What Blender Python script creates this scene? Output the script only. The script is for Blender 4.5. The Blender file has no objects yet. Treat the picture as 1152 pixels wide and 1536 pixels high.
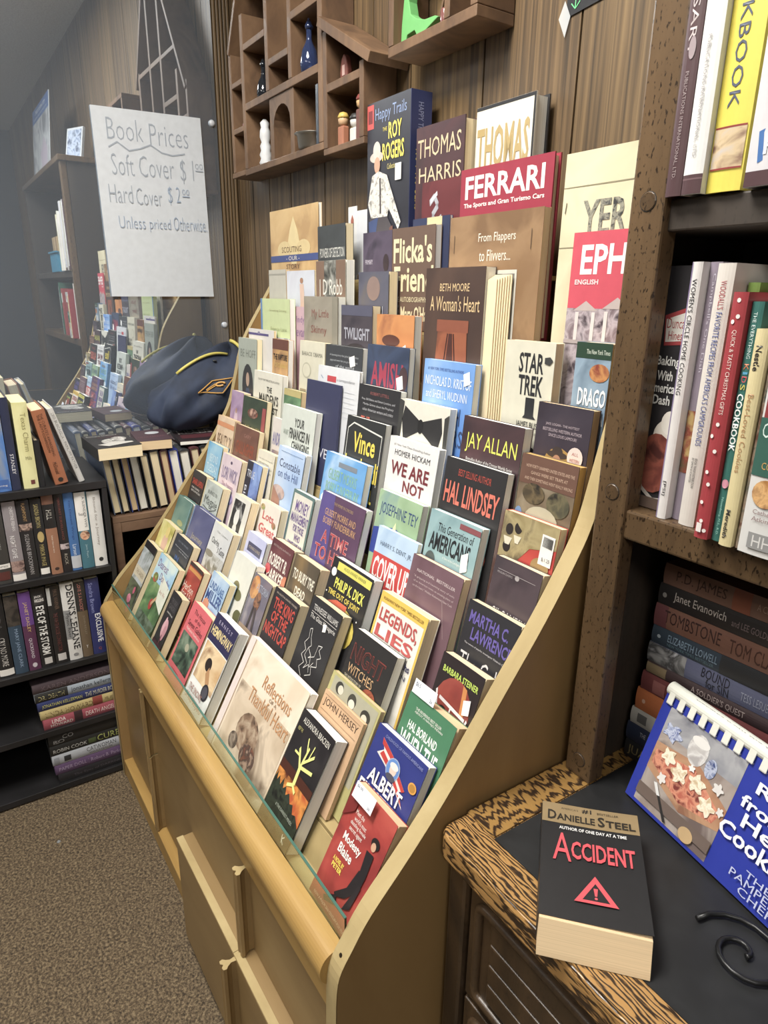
import bpy, math, random
from mathutils import Matrix, Vector, Euler, noise
random.seed(7)
S = bpy.context.scene
C = S.collection
R = math.radians
# ---------------------------------------------------------------- camera
cam_d = bpy.data.cameras.new('camera'); cam = bpy.data.objects.new('camera', cam_d); C.objects.link(cam)
right = Vector((0.55379158, 0.83255904, 0.01266256)); down = Vector((0.26512668, -0.16189704, -0.95052469)); fwd = Vector((-0.78931789, 0.52974975, -0.31039083))
cam.matrix_world = Matrix(((right.x, -down.x, -fwd.x, 0), (right.y, -down.y, -fwd.y, 0), (right.z, -down.z, -fwd.z, 0), (0, 0, 0, 1)))
cam_d.sensor_fit = 'VERTICAL'; cam_d.sensor_height = 24; cam_d.lens = 998.09 / 1536 * 24; cam_d.clip_start = 0.01
S.camera = cam
# ---------------------------------------------------------------- world, lamps, exposure
FLOOR, CEIL = -1.29, 1.25
w = bpy.data.worlds.new('world'); S.world = w; w.use_nodes = True
w.node_tree.nodes['Background'].inputs[0].default_value = (0.80, 0.88, 1.0, 1); w.node_tree.nodes['Background'].inputs[1].default_value = 0.35
LAMPS = [(-.80, -0.05, 0.60, 0.60, 26), (-.6, -1.35, 1.2, 0.6, 8), (1.5, -0.9, 1.2, 0.6, 15)]
for (lx, ly, sx, sy, pw) in LAMPS:
    ld = bpy.data.lights.new('ceiling_lamp', 'AREA'); ld.shape = 'RECTANGLE'; ld.size = sx; ld.size_y = sy; ld.energy = pw; ld.color = (1.0, 0.965, 0.90)
    lo = bpy.data.objects.new('ceiling_lamp', ld); lo.location = (lx, ly, CEIL - 0.06); C.objects.link(lo)
S.view_settings.view_transform = 'Standard'; S.view_settings.look = 'None'; S.view_settings.exposure = 0.9; S.view_settings.gamma = 1.0
S.view_settings.use_curve_mapping = False

# ---------------------------------------------------------------- materials
def lin(h):
    if not isinstance(h, str): return tuple(h)[:3] + (1,)
    v = [int(h[i:i+2], 16) / 255 for i in (0, 2, 4)]
    v = [(c / 12.92 if c <= .04045 else ((c + .055) / 1.055) ** 2.4) for c in v]; g_ = .2126*v[0] + .7152*v[1] + .0722*v[2]
    return tuple(.86*c + .14*g_ + .006 for c in v) + (1,)  # greys and lifts each hex colour, a milky haze put into the albedo
MC = {}
def new_mat(key):
    m = bpy.data.materials.new('mat_%d' % len(MC)); m.use_nodes = True; MC[key] = m
    return m, m.node_tree.nodes, m.node_tree.links, m.node_tree.nodes['Principled BSDF']
def mat(c, rough=.42, metal=0., spec=.5):
    k = ('p', str(c), rough, metal, spec)
    if k in MC: return MC[k]
    m, n, l, b = new_mat(k)
    # plain stock with a slight mottling
    t = n.new('ShaderNodeTexNoise'); t.inputs['Scale'].default_value = 60; t.inputs['Detail'].default_value = 3
    co = n.new('ShaderNodeTexCoord'); l.new(co.outputs['Object'], t.inputs['Vector'])
    mx = n.new('ShaderNodeMix'); mx.data_type = 'RGBA'; a = lin(c)
    mx.inputs[6].default_value = tuple(x * .90 for x in a[:3]) + (1,); mx.inputs[7].default_value = tuple(min(1, x * 1.08 + .002) for x in a[:3]) + (1,)
    l.new(t.outputs[0], mx.inputs[0]); l.new(mx.outputs[2], b.inputs['Base Color'])
    b.inputs['Roughness'].default_value = rough; b.inputs['Metallic'].default_value = metal; b.inputs['Specular IOR Level'].default_value = spec
    return m
def art(c1, c2, c3, scale=22, stretch=(1, 1, 1), rough=.4, detail=4):
    k = ('a', c1, c2, c3, scale, stretch, rough)
    if k in MC: return MC[k]
    m, n, l, b = new_mat(k)
    co = n.new('ShaderNodeTexCoord'); mp = n.new('ShaderNodeMapping'); mp.inputs['Scale'].default_value = stretch
    t = n.new('ShaderNodeTexNoise'); t.inputs['Scale'].default_value = scale; t.inputs['Detail'].default_value = detail; t.inputs['Distortion'].default_value = .6
    r = n.new('ShaderNodeValToRGB'); e = r.color_ramp.elements
    e[0].position = .36; e[0].color = lin(c1); e[1].position = .64; e[1].color = lin(c3); x = e.new(.5); x.color = lin(c2)
    l.new(co.outputs['Object'], mp.inputs[0]); l.new(mp.outputs[0], t.inputs['Vector']); l.new(t.outputs[0], r.inputs[0]); l.new(r.outputs[0], b.inputs['Base Color'])
    b.inputs['Roughness'].default_value = rough
    return m
def wood(c1, c2, c3, grain, scale=1., rough=.45, bump=.15, pores=0.0, swirl=1.5):
    k = ('w', c1, c2, c3, grain, scale, rough, bump, pores, swirl)
    if k in MC: return MC[k]
    m, n, l, b = new_mat(k)
    co = n.new('ShaderNodeTexCoord'); mp = n.new('ShaderNodeMapping'); mp.inputs['Scale'].default_value = grain
    l.new(co.outputs['Object'], mp.inputs[0])
    t = n.new('ShaderNodeTexNoise'); t.inputs['Scale'].default_value = scale; t.inputs['Detail'].default_value = 7; t.inputs['Roughness'].default_value = .62; t.inputs['Distortion'].default_value = swirl
    l.new(mp.outputs[0], t.inputs['Vector'])
    r = n.new('ShaderNodeValToRGB'); e = r.color_ramp.elements
    e[0].position = .33; e[0].color = lin(c1); e[1].position = .68; e[1].color = lin(c3); x = e.new(.5); x.color = lin(c2)
    l.new(t.outputs[0], r.inputs[0]); out = r.outputs[0]
    if pores:
        p = n.new('ShaderNodeTexNoise'); p.inputs['Scale'].default_value = 300; p.inputs['Detail'].default_value = 2
        m2 = n.new('ShaderNodeMapping'); m2.inputs['Scale'].default_value = (1, 1, .45); l.new(co.outputs['Object'], m2.inputs[0]); l.new(m2.outputs[0], p.inputs['Vector'])
        pr = n.new('ShaderNodeValToRGB'); pr.color_ramp.elements[0].position = .33; pr.color_ramp.elements[0].color = (.12, .10, .09, 1); pr.color_ramp.elements[1].position = .42; pr.color_ramp.elements[1].color = (1, 1, 1, 1)
        l.new(p.outputs[0], pr.inputs[0]); mx = n.new('ShaderNodeMix'); mx.data_type = 'RGBA'; mx.blend_type = 'MULTIPLY'; mx.inputs[0].default_value = pores
        l.new(out, mx.inputs[6]); l.new(pr.outputs[0], mx.inputs[7]); out = mx.outputs[2]
    l.new(out, b.inputs['Base Color'])
    bp = n.new('ShaderNodeBump'); bp.inputs['Strength'].default_value = bump; bp.inputs['Distance'].default_value = .002
    l.new(t.outputs[0], bp.inputs['Height']); l.new(bp.outputs[0], b.inputs['Normal'])
    b.inputs['Roughness'].default_value = rough
    return m
def pages(c, axis=1, rough=.85):
    k = ('pg', c, axis)
    if k in MC: return MC[k]
    m, n, l, b = new_mat(k)
    co = n.new('ShaderNodeTexCoord'); mp = n.new('ShaderNodeMapping'); s = [3, 3, 3]; s[axis] = 900; mp.inputs['Scale'].default_value = s
    t = n.new('ShaderNodeTexNoise'); t.inputs['Scale'].default_value = 1; t.inputs['Detail'].default_value = 2
    l.new(co.outputs['Object'], mp.inputs[0]); l.new(mp.outputs[0], t.inputs['Vector'])
    mx = n.new('ShaderNodeMix'); mx.data_type = 'RGBA'; a = lin(c); mx.inputs[6].default_value = tuple(x * .72 for x in a[:3]) + (1,); mx.inputs[7].default_value = tuple(min(1, x * 1.12) for x in a[:3]) + (1,)
    l.new(t.outputs[0], mx.inputs[0]); l.new(mx.outputs[2], b.inputs['Base Color']); b.inputs['Roughness'].default_value = rough
    return m
CREAM = pages('f0dcb0'); WHITE = pages('f6f2e8'); TAN = pages('e0c294'); PG = {'c': CREAM, 'w': WHITE, 't': TAN, 'g': pages('d8a850')}
def M(c):
    if isinstance(c, tuple) and isinstance(c[0], str): return art(*c)
    if isinstance(c, bpy.types.Material): return c
    return mat(c)

# ---------------------------------------------------------------- mesh helpers
class MB:
    def __init__(s): s.v = []; s.f = []; s.mi = []; s.ms = []
    def m(s, m):
        m = M(m)
        if m not in s.ms: s.ms.append(m)
        return s.ms.index(m)
    def add(s, vs, fs, m):
        o = len(s.v); k = s.m(m); s.v += [tuple(x) for x in vs]
        for f in fs: s.f.append(tuple(i + o for i in f)); s.mi.append(k)
    def box(s, a, b, m, T=None):
        x0, y0, z0 = a; x1, y1, z1 = b
        vs = [Vector(p) for p in ((x0,y0,z0),(x1,y0,z0),(x1,y1,z0),(x0,y1,z0),(x0,y0,z1),(x1,y0,z1),(x1,y1,z1),(x0,y1,z1))]
        if T: vs = [T @ q for q in vs]
        s.add(vs, [(0,3,2,1),(4,5,6,7),(0,1,5,4),(1,2,6,5),(2,3,7,6),(3,0,4,7)], m)
    def prism(s, pts, axis, a, b, m):
        # pts: 2D outline (counter-clockwise) in the two other axes, extruded along axis from a to b
        n = len(pts)
        def P(p, t): return {0: (t, p[0], p[1]), 1: (p[0], t, p[1]), 2: (p[0], p[1], t)}[axis]
        s.add([P(p, a) for p in pts] + [P(p, b) for p in pts], [tuple(range(n))[::-1], tuple(range(n, 2*n))] + [(i, (i+1) % n, (i+1) % n + n, i + n) for i in range(n)], m)
    def tube(s, pts, r, m, n=8, closed=False):
        pts = [Vector(p) for p in pts]; rr = r if isinstance(r, (list, tuple)) else [r] * len(pts); vs = []; fs = []; prev = None
        for i, p in enumerate(pts):
            if closed: d = pts[(i+1) % len(pts)] - pts[i-1]
            else: d = pts[min(i+1, len(pts)-1)] - pts[max(i-1, 0)]
            d.normalize()
            if prev is None: a = d.orthogonal().normalized()
            else:
                a = prev - d * prev.dot(d); a.normalize()
            prev = a; b = d.cross(a)
            for k in range(n):
                t = 2*math.pi*k/n; vs.append(p + (a*math.cos(t) + b*math.sin(t)) * rr[i])
        L = len(pts)
        for i in range(L if closed else L-1):
            j = (i+1) % L
            for k in range(n): fs.append((i*n+k, i*n+(k+1) % n, j*n+(k+1) % n, j*n+k))
        if not closed: fs += [tuple(range(n))[::-1], tuple(range((L-1)*n, L*n))]
        s.add(vs, fs, m)
    def lathe(s, prof, c, m, n=20):
        vs = []; fs = []
        for (r, z) in prof:
            for k in range(n): t = 2*math.pi*k/n; vs.append((c[0]+r*math.cos(t), c[1]+r*math.sin(t), c[2]+z))
        for i in range(len(prof)-1):
            for k in range(n): fs.append((i*n+k, i*n+(k+1) % n, (i+1)*n+(k+1) % n, (i+1)*n+k))
        fs.append(tuple(range(n))[::-1]); fs.append(tuple(range((len(prof)-1)*n, len(prof)*n)))
        s.add(vs, fs, m)
    def obj(s, name, parent=None, bevel=0, smooth=False, loc=None, rot=None):
        me = bpy.data.meshes.new(name); me.from_pydata(s.v, [], s.f)
        for m in s.ms: me.materials.append(m)
        me.polygons.foreach_set('material_index', s.mi)
        if smooth: me.polygons.foreach_set('use_smooth', [True]*len(s.f))
        me.update(); o = bpy.data.objects.new(name, me); C.objects.link(o)
        if parent: o.parent = parent
        if loc: o.location = loc
        if rot: o.rotation_euler = rot
        if bevel:
            b = o.modifiers.new('bevel', 'BEVEL'); b.width = bevel; b.segments = 2; b.limit_method = 'ANGLE'
        return o
def tag(o, label, cat, group=None):
    o['label'] = label; o['category'] = cat
    if group: o['group'] = group
    return o
def thing(name, label, cat, loc=(0, 0, 0), rot=(0, 0, 0), group=None):
    o = bpy.data.objects.new(name, None); C.objects.link(o); o.location = loc; o.rotation_euler = rot; o.empty_display_size = .02
    return tag(o, label, cat, group)
def struct(o): o['kind'] = 'structure'; return o
def bx(name, a, b, m, parent=None, bevel=0):
    q = MB(); q.box(a, b, m); return q.obj(name, parent, bevel)

TXT = {}
def glyphs(text, bold=0):
    k = (text, bold)
    if k in TXT: return TXT[k]
    cu = bpy.data.curves.new('t', 'FONT'); cu.body = text; cu.resolution_u = 2; cu.offset = bold; cu.fill_mode = 'FRONT'
    o = bpy.data.objects.new('t', cu); me = o.to_mesh()
    vs = [(v.co.x, v.co.y) for v in me.vertices]; fs = [tuple(p.vertices) for p in me.polygons]
    o.to_mesh_clear(); bpy.data.objects.remove(o); bpy.data.curves.remove(cu)
    if vs:
        x0 = min(v[0] for v in vs); x1 = max(v[0] for v in vs); y0 = min(v[1] for v in vs); y1 = max(v[1] for v in vs)
        vs = [((x-x0)/max(1e-6, x1-x0), (y-y0)/max(1e-6, y1-y0)) for x, y in vs]
    TXT[k] = (vs, fs); return TXT[k]

def draw(q, shapes, F, step=.00014):
    """flat print: shapes in cover coordinates (u right, v down, 0..1); F(u, v, off) gives the point"""
    o = .0002; F0 = F
    F = lambda u, v, off=0: F0(min(max(u, .001), .999), min(max(v, .001), .999), off)      # print ends at the cover's edge
    for s in shapes:
        k = s[0]; o += step
        if k == 'r':
            _, x0, y0, x1, y1, c = s; n = max(1, int(abs(x1-x0) * 8)); vs = []; fs = []
            for i in range(n+1):
                u = x0 + (x1-x0)*i/n; vs += [F(u, y1, o), F(u, y0, o)]
            fs = [(2*i, 2*i+2, 2*i+3, 2*i+1) for i in range(n)]; q.add(vs, fs, c)
        elif k == 'e':
            _, cx, cy, rx, ry, c = s; n = 18
            q.add([F(cx + rx*math.cos(2*math.pi*i/n), cy - ry*math.sin(2*math.pi*i/n), o) for i in range(n)], [tuple(range(n))], c)
        elif k == 's':
            _, cx, cy, rx, ry, c = s; n = 20; ph = cx*17
            q.add([F(cx + rx*(.82 + .22*math.sin(5*a_ + ph) + .08*math.sin(9*a_))*math.cos(a_), cy - ry*(.82 + .22*math.sin(5*a_ + ph) + .08*math.sin(9*a_))*math.sin(a_), o) for a_ in [2*math.pi*i/n for i in range(n)]], [tuple(range(n))], c)
        elif k == 'p':
            q.add([F(u, v, o) for u, v in s[1]], [tuple(range(len(s[1])))], s[2])
        elif k == 'l':
            _, pts, wd, c = s
            for i in range(len(pts)-1):
                (a, b), (d, e) = pts[i], pts[i+1]; L = math.hypot(d-a, e-b) or 1; nx, ny = -(e-b)/L*wd/2, (d-a)/L*wd/2
                q.add([F(a+nx, b+ny, o), F(a-nx, b-ny, o), F(d-nx, e-ny, o), F(d+nx, e+ny, o)], [(0, 1, 2, 3)], c)
        elif k in 'tbTBn':
            _, tx, x0, y0, x1, y1, c = s; vs, fs = glyphs(tx, .022 if k in 'bB' else (-.014 if k == 'n' else 0))
            if k in 'tbn': pv = [F(x0 + a*(x1-x0), y1 - b*(y1-y0), o) for a, b in vs]
            else: pv = [F(x0 + b*(x1-x0), y0 + a*(y1-y0), o) for a, b in vs]
            q.add(pv, fs, c)

BOOKN = 0
def book(label, X, y, z, tilt, w, h, t, cover, shapes, pg='c', curl=.004, hard=False, group='books on the slanted display rack', rot=None, spine=None, name=None, cut=None):
    """front-facing book; local x right, y into the book, z up. One thing: cover, page_block"""
    nm = name or ('hardcover_book' if hard else 'paperback_book')
    r = thing(nm, label, 'book', (X, y, z), rot if rot else (-R(tilt), 0, 0), group)
    q = MB(); ct = .0025 if hard else .0007; ov = .003 if hard else 0
    if hard: curl = 0
    def W(u): return curl * max(0, u - .25) ** 2 / .5625
    def F(u, v, off=0): return (u*w, -W(u) - off, h*(1-v))
    n = 8 if curl else 1; vs = []; fs = []
    for i in range(n+1):
        u = i/n
        for v in (1, 0): vs += [F(u, v), (u*w, -W(u)+ct, h*(1-v))]
    for i in range(n):
        a = 4*i; b = a+4
        fs += [(a, b, b+2, a+2), (a+1, a+3, b+3, b+1), (a+2, b+2, b+3, a+3), (a, a+1, b+1, b)]
    fs += [(0, 2, 3, 1), (4*n, 4*n+1, 4*n+3, 4*n+2)]
    q.add(vs, fs, cover)
    sp = spine or cover
    q.box((0, ct, 0), (ct, t-ct, h), sp); q.box((0, t-ct, 0), (w, t, h), sp)
    draw(q, shapes, F); q.obj('cover', r)
    p = MB(); p.box((ct, ct + .0001, ov), (w - ov - .001, t - ct - .0001, h - ov - .0008), PG[pg]); p.obj('page_block', r)
    return r

def spine_book(label, T, t, h, d, cover, shapes, pg='c', hard=False, group=None, rnd=.0):
    """book seen from its spine; local: spine at y=0 facing -y, x = thickness, z up, pages run to +y"""
    r = thing('hardcover_book' if hard else 'paperback_book', label, 'book', group=group); r.matrix_world = T
    q = MB(); ct = .0025 if hard else .001; ov = .003 if hard else 0
    n = 6
    def bul(u): return rnd * (1 - (2*u-1)**2)
    def F(u, v, off=0): return (u*t, -bul(u) - off, h*(1-v))
    vs = []
    for i in range(n+1):
        u = i/n; vs += [F(u, 1), F(u, 0), (u*t, .002, 0), (u*t, .002, h)]
    fs = []
    for i in range(n): a = 4*i; b = a+4; fs += [(a, b, b+1, a+1), (a+2, a+3, b+3, b+2), (a+1, b+1, b+3, a+3), (a, a+2, b+2, b)]
    fs += [(0, 1, 3, 2), (4*n, 4*n+2, 4*n+3, 4*n+1)]
    q.add(vs, fs, cover); q.box((0, .002, 0), (ct, d, h), cover); q.box((t-ct, .002, 0), (t, d, h), cover)
    draw(q, shapes, F); q.obj('cover', r)
    p = MB(); p.box((ct + .0001, .0025, ov), (t - ct - .0001, d - ov - .001, h - ov - .0006), pages({'c': 'ead7ac', 'w': 'f0ece0', 't': 'd8ba8b'}[pg], 0)); p.obj('page_block', r)
    return r
def TL(x, y, z, rz=0, ry=0, rx=0): return Matrix.Translation((x, y, z)) @ Euler((rx, ry, rz)).to_matrix().to_4x4()
# ---------------------------------------------------------------- the room
XM, YW = -2.05, .84          # mirror plane, panelled wall plane
PANEL = wood('382b1b', '685131', '866b42', (75, 75, 1.1), 1.0, .5, .25, 0, .8)
PANEL2 = wood('33281a', '604a2e', '7c623e', (95, 95, 1.5), 1.0, .5, .25, 0, 1.0)
GAP = mat('1c1712', .7)
cm, n, l, b = new_mat('carpet')
co = n.new('ShaderNodeTexCoord'); t1 = n.new('ShaderNodeTexNoise'); t1.inputs['Scale'].default_value = 190; t1.inputs['Detail'].default_value = 4; t1.inputs['Roughness'].default_value = .7
l.new(co.outputs['Object'], t1.inputs['Vector']); r = n.new('ShaderNodeValToRGB'); e = r.color_ramp.elements
e[0].position = .36; e[0].color = lin('342819'); e[1].position = .68; e[1].color = lin('9a8562'); x = e.new(.5); x.color = lin('66543b')
l.new(t1.outputs[0], r.inputs[0]); l.new(r.outputs[0], b.inputs['Base Color']); b.inputs['Roughness'].default_value = .95
bp = n.new('ShaderNodeBump'); bp.inputs['Strength'].default_value = .9; bp.inputs['Distance'].default_value = .006; l.new(t1.outputs[0], bp.inputs['Height']); l.new(bp.outputs[0], b.inputs['Normal'])
CARPET = cm
struct(bx('floor', (-2.2, -2.6, FLOOR - .05), (2.9, .9, FLOOR), CARPET))
struct(bx('ceiling', (-2.2, -2.6, CEIL), (2.9, .9, CEIL + .05), art('b9b9b6', 'c6c6c2', 'd2d2ce', 160, (1, 1, 1), .9)))
wb = struct(bx('wall_back', (-2.2, YW + .008, FLOOR), (2.9, .9, CEIL), GAP))
ed = [-2.06, -2.043, -2.03, -2.012, -1.995, -1.972, -1.94, -1.83, -1.70, -1.52, -1.313, -1.18, -.972, -.768, -.56, -.36, -.16, .04, .24, .44, .64, .84, 1.04, 1.24, 1.44, 1.64, 1.84, 2.04, 2.24, 2.44, 2.64, 2.8]
for i in range(len(ed) - 1):
    q = MB(); q.box((ed[i] + .002, YW, FLOOR), (ed[i+1] - .002, YW + .0085, CEIL), PANEL if i % 2 else PANEL2); q.obj('plank', wb)
struct(bx('wall_left', (-2.2, -2.6, FLOOR), (XM - .008, YW + .008, CEIL), PANEL2))
struct(bx('wall_right', (2.8, -2.6, FLOOR), (2.9, YW + .01, CEIL), mat('3d4148', .8)))
struct(bx('wall_front', (-2.06, -2.6, FLOOR), (2.8, -2.5, CEIL), mat('5a544b', .8)))
q = MB()
for i in range(5): q.box((XM - .008, .789 + i*.0098, FLOOR), (XM + .004, .7965 + i*.0098, CEIL), PANEL)
struct(q.obj('trim_1', None, .002))
# mirror sheet on the end wall, with its plastic clips
mm, n, l, b = new_mat('mirror')
g = n.new('ShaderNodeBsdfGlossy'); g.inputs['Color'].default_value = (.74, .79, .84, 1); g.inputs['Roughness'].default_value = .012
d = n.new('ShaderNodeBsdfDiffuse'); d.inputs['Color'].default_value = (.55, .62, .72, 1); mx = n.new('ShaderNodeMixShader'); mx.inputs[0].default_value = .13  # bluish diffuse share: a dust film plus milky haze painted into the mirror
l.new(g.outputs[0], mx.inputs[1]); l.new(d.outputs[0], mx.inputs[2]); l.new(mx.outputs[0], n['Material Output'].inputs['Surface'])
mir = thing('wall_mirror', 'large frameless mirror on the end wall reflecting the book rack', 'mirror', (XM, -.2, -.4))
q = MB(); q.box((-.008, -1.5, -.6), (0, .985, 1.62), mm); q.obj('glass_sheet', mir)
CLIP = mat('c9ccd2', .15)
for (cy, cz) in ((.965, .855), (.968, .305)):
    q = MB(); q.lathe([(.002, 0), (.008, .001), (.009, .004), (.006, .007), (.002, .008)], (0, 0, 0), CLIP, 12); q.obj('clip', mir, loc=(.0, cy + .005, cz), rot=(0, R(90), 0), smooth=True)
# ceiling lamps
for (lx, ly, sx, sy, pw) in LAMPS:
    t = thing('ceiling_light', 'flat rectangular ceiling light panel ' + {26: 'above the book rack', 8: 'above the aisle in front of the rack', 15: 'at the far end of the room'}[pw], 'light', (lx, ly, CEIL))
    q = MB(); q.box((-sx/2-.03, -sy/2-.03, -.03), (sx/2+.03, sy/2+.03, 0), mat('d8d8d4', .5)); q.obj('frame', t)
    em, n, l, b = new_mat(('em', lx)); b.inputs['Emission Color'].default_value = (1, .97, .9, 1); b.inputs['Emission Strength'].default_value = 3
    q = MB(); q.box((-sx/2, -sy/2, -.034), (sx/2, sy/2, -.03), em); q.obj('diffuser', t)

# ---------------------------------------------------------------- the slanted display rack
ROWS = [(0.3123, -0.7799, 28), (0.369, -0.7302, 25.5), (0.4222, -0.6789, 22.5), (0.476, -0.6276, 19), (0.5295, -0.5731, 15), (0.5712, -0.5152, 12), (0.6081, -0.4519, 9), (0.642, -0.3831, 6), (0.6715, -0.3107, 3.5), (0.697, -0.222, 1), (0.727, -0.15, 0.5), (0.755, -0.062, 0.0), (0.778, 0.03, 0.0)]
XL, XR = -1.677, -.527
RACK_TURN = R(.7)                 # the rack stands very slightly askew to the wall
def on_rack(x, y):
    dx, dy = x + .53, y - .28; return (-.53 + dx*math.cos(RACK_TURN) - dy*math.sin(RACK_TURN), .28 + dx*math.sin(RACK_TURN) + dy*math.cos(RACK_TURN))
TANB = wood('9c8550', 'ab945e', 'b6a06b', (6, 6, 2), 1, .55, .03, 0, .5)
SIDE = wood('886634', '94723c', '9c7a43', (5, 5, 1.5), 1, .5, .03, 0, .6)
MAPLE = wood('a07a34', 'ae883e', 'ba954a', (2, 14, 14), 1, .42, .04, 0, .8)
DOOR = wood('84683a', '8e7140', '967947', (3, 8, 8), 1, .45, .03, 0, .6)
rack = thing('book_display_rack', 'long slanted wooden rack holding rows of paperbacks, low sliding doors below', 'rack', (-1.12, .28, FLOOR))
O = rack.location
def rb(name, a, b_, m, bev=0): return bx_local(name, a, b_, m, rack, bev)
def bx_local(name, a, b_, m, par, bev=0):
    o = par.location; q = MB(); q.box([a[i]-o[i] for i in range(3)], [b_[i]-o[i] for i in range(3)], m); return q.obj(name, par, bev)
prof = [(.28, FLOOR), (.278, -.87), (.279, -.81), (.284, -.768), (.302, -.737), (.328, -.70), (.386, -.64), (.445, -.572), (.526, -.465), (.587, -.384), (.635, -.31), (.657, -.266), (.674, -.205), (.70, -.12), (.755, -.03), (.80, .04), (.836, .08), (.836, FLOOR)]
def spline(pts, i0, i1, k=4):
    out = list(pts[:i0])
    for i in range(i0, i1):
        p = [pts[max(j, 0)] for j in (i-1, i, i+1, i+2)]
        for s_ in range(k):
            t_ = s_/k; out.append(tuple(.5*(2*p[1][d] + (p[2][d]-p[0][d])*t_ + (2*p[0][d]-5*p[1][d]+4*p[2][d]-p[3][d])*t_*t_ + (3*p[1][d]-p[0][d]-3*p[2][d]+p[3][d])*t_**3) for d in (0, 1)))
    return out + list(pts[i1:])
prof = spline(prof, 2, 14)
for (a, b_) in ((XL - .020, XL), (XR, XR + .024)):
    q = MB(); pts = [(y - O.y, z - O.z) for y, z in prof][::-1]
    q.prism(pts, 0, a - O.x, b_ - O.x, SIDE)
    # paler edge banding along the front edge
    eb = MB(); n_ = len(prof) - 1
    for i in range(n_ - 1):
        (y0, z0), (y1, z1) = prof[i], prof[i+1]; L = math.hypot(y1-y0, z1-z0); nx, nz = -(z1-z0)/L*.0012, (y1-y0)/L*.0012
        eb.add([(a-O.x, y0+nx-O.y, z0+nz-O.z), (b_-O.x, y0+nx-O.y, z0+nz-O.z), (b_-O.x, y1+nx-O.y, z1+nz-O.z), (a-O.x, y1+nx-O.y, z1+nz-O.z)], [(0, 1, 2, 3)], TANB)
    q.obj('side_panel', rack); eb.obj('edge_band', rack)
for i, (y, z, t) in enumerate(ROWS):
    ny = ROWS[i+1][0] if i < 12 else .835; nz = ROWS[i+1][1] if i < 12 else z
    x1 = XR if i < 11 else -.72
    if i == 10: ny = .7525
    q = MB(); f0 = .302 if i == 0 else y - .0015
    q.box((XL-O.x, f0-O.y, z-.007-O.z), (x1-O.x, ny-.002-O.y, z-.0005-O.z), TANB)
    if i < 12:
        rx1 = x1 if i < 10 else -.72
        dz = nz - z; yt = ny - .0016; yb = yt - dz*math.tan(R(t if i < 10 else 0))
        q.prism([(yb-.0012-O.y, z-.0004-O.z), (yb-O.y, z-.0004-O.z), (yt-O.y, nz-.0075-O.z), (yt-.0012-O.y, nz-.0075-O.z)], 0, XL-O.x, rx1-O.x, TANB)
    q.obj('tier_shelf', rack)
rb('back_panel', (XL, .834, FLOOR), (XR, .8385, .03), SIDE)
q = MB(); pr = [(.304, -.845), (.304, -.757), (.295, -.7555)] + [(.290 - .0205*math.sin(R(a_)), -.780 + .0245*math.cos(R(a_))) for a_ in range(0, 151, 10)] + [(.281, -.808), (.281, -.845)]
q.prism([(y-O.y, z-O.z) for y, z in pr][::-1], 0, XL-O.x, XR-O.x, MAPLE); q.obj('front_rail', rack, smooth=False)
gm, n, l, b = new_mat('glass'); b.inputs['Base Color'].default_value = (.80, .95, .90, 1); b.inputs['Roughness'].default_value = .02; b.inputs['Transmission Weight'].default_value = 1; b.inputs['IOR'].default_value = 1.45
ge = mat('3f6b5f', .15)
q = MB(); q.box((XL-O.x, .3045-O.y, -.7795-O.z), (XR-O.x, .3075-O.y, -.7135-O.z), gm); q.obj('glass_strip', rack)
q = MB(); q.box((XL-O.x, .3043-O.y, -.7135-O.z), (XR-O.x, .3077-O.y, -.7120-O.z), ge); q.obj('glass_edge', rack)
rb('base_rail', (XL, .281, FLOOR), (XR, .345, -1.238), MAPLE, .002)
rb('bottom_board', (XL, .345, -1.25), (XR, .83, -1.238), SIDE)
XB = [XL + .001, -1.38, -1.09, -.80, XR - .001]
DOORS = {}
for k in range(4):
    y0 = .302 if k < 2 else .288
    ud = rb('upper_door', (XB[k], y0, -1.0225), (XB[k+1] - .0015, y0 + .014, -.8465), DOOR, .001)
    if k < 2: ld_ = rb('lower_door', (XB[k], y0 + .001, -1.236), (XB[k+1] - .0015, y0 + .015, -1.0245), DOOR, .001)
    else: ld_ = rb('lower_door', (XB[k], .256, -1.272), (XB[k+1] - (.0015 if k == 3 else 0), .3035 if k == 3 else .3035, -1.0225), DOOR, .001)
    DOORS[k] = (ud, ld_)
    if k >= 2: te = rb('door_top_edge', (XB[k], .2565, -1.0223), (XB[k+1] - .001, .2695, -1.0208), TANB); te.parent = ld_
bone = [(-.004, 0), (-.003, -.008), (-.006, -.014), (-.010, -.018), (-.009, -.023), (-.004, -.024), (0, -.020), (.004, -.024), (.009, -.023), (.010, -.018), (.006, -.014), (.003, -.008), (.004, 0)]
for (px, py, z0, z1) in ((-1.372, .302, -1.022, -.85), (-1.372, .303, -1.235, -1.026), (-.792, .288, -1.019, -.85), (-.792, .256, -1.27, -1.024)):
    q = MB(); q.prism([(px+a-O.x, py+c-O.y) for a, c in bone], 2, z0-O.z, z1-O.z, DOOR)
    q.add([(px+a-O.x, py+c-O.y, z1+.0004-O.z) for a, c in bone], [tuple(range(len(bone)))], TANB); q.obj('door_pull', DOORS[1 if px < -1 else 3][0 if z1 > -1 else 1])
q = MB(); q.lathe([(.0005, 0), (.003, .0005), (.0028, .001), (.0008, .0012)], (0, 0, 0), mat('3a2c1c', .4, .6), 10); q.obj('screw', rack, loc=(XR + .012 - O.x, .2925 - O.y, -.7505 - O.z), rot=(R(59), 0, 0))

rb('divider', (-1.089, .3185, -1.2375), (-1.074, .825, -.847), SIDE)
rack.location = on_rack(rack.location.x, rack.location.y) + (FLOOR,); rack.rotation_euler = (0, 0, RACK_TURN)

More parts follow.
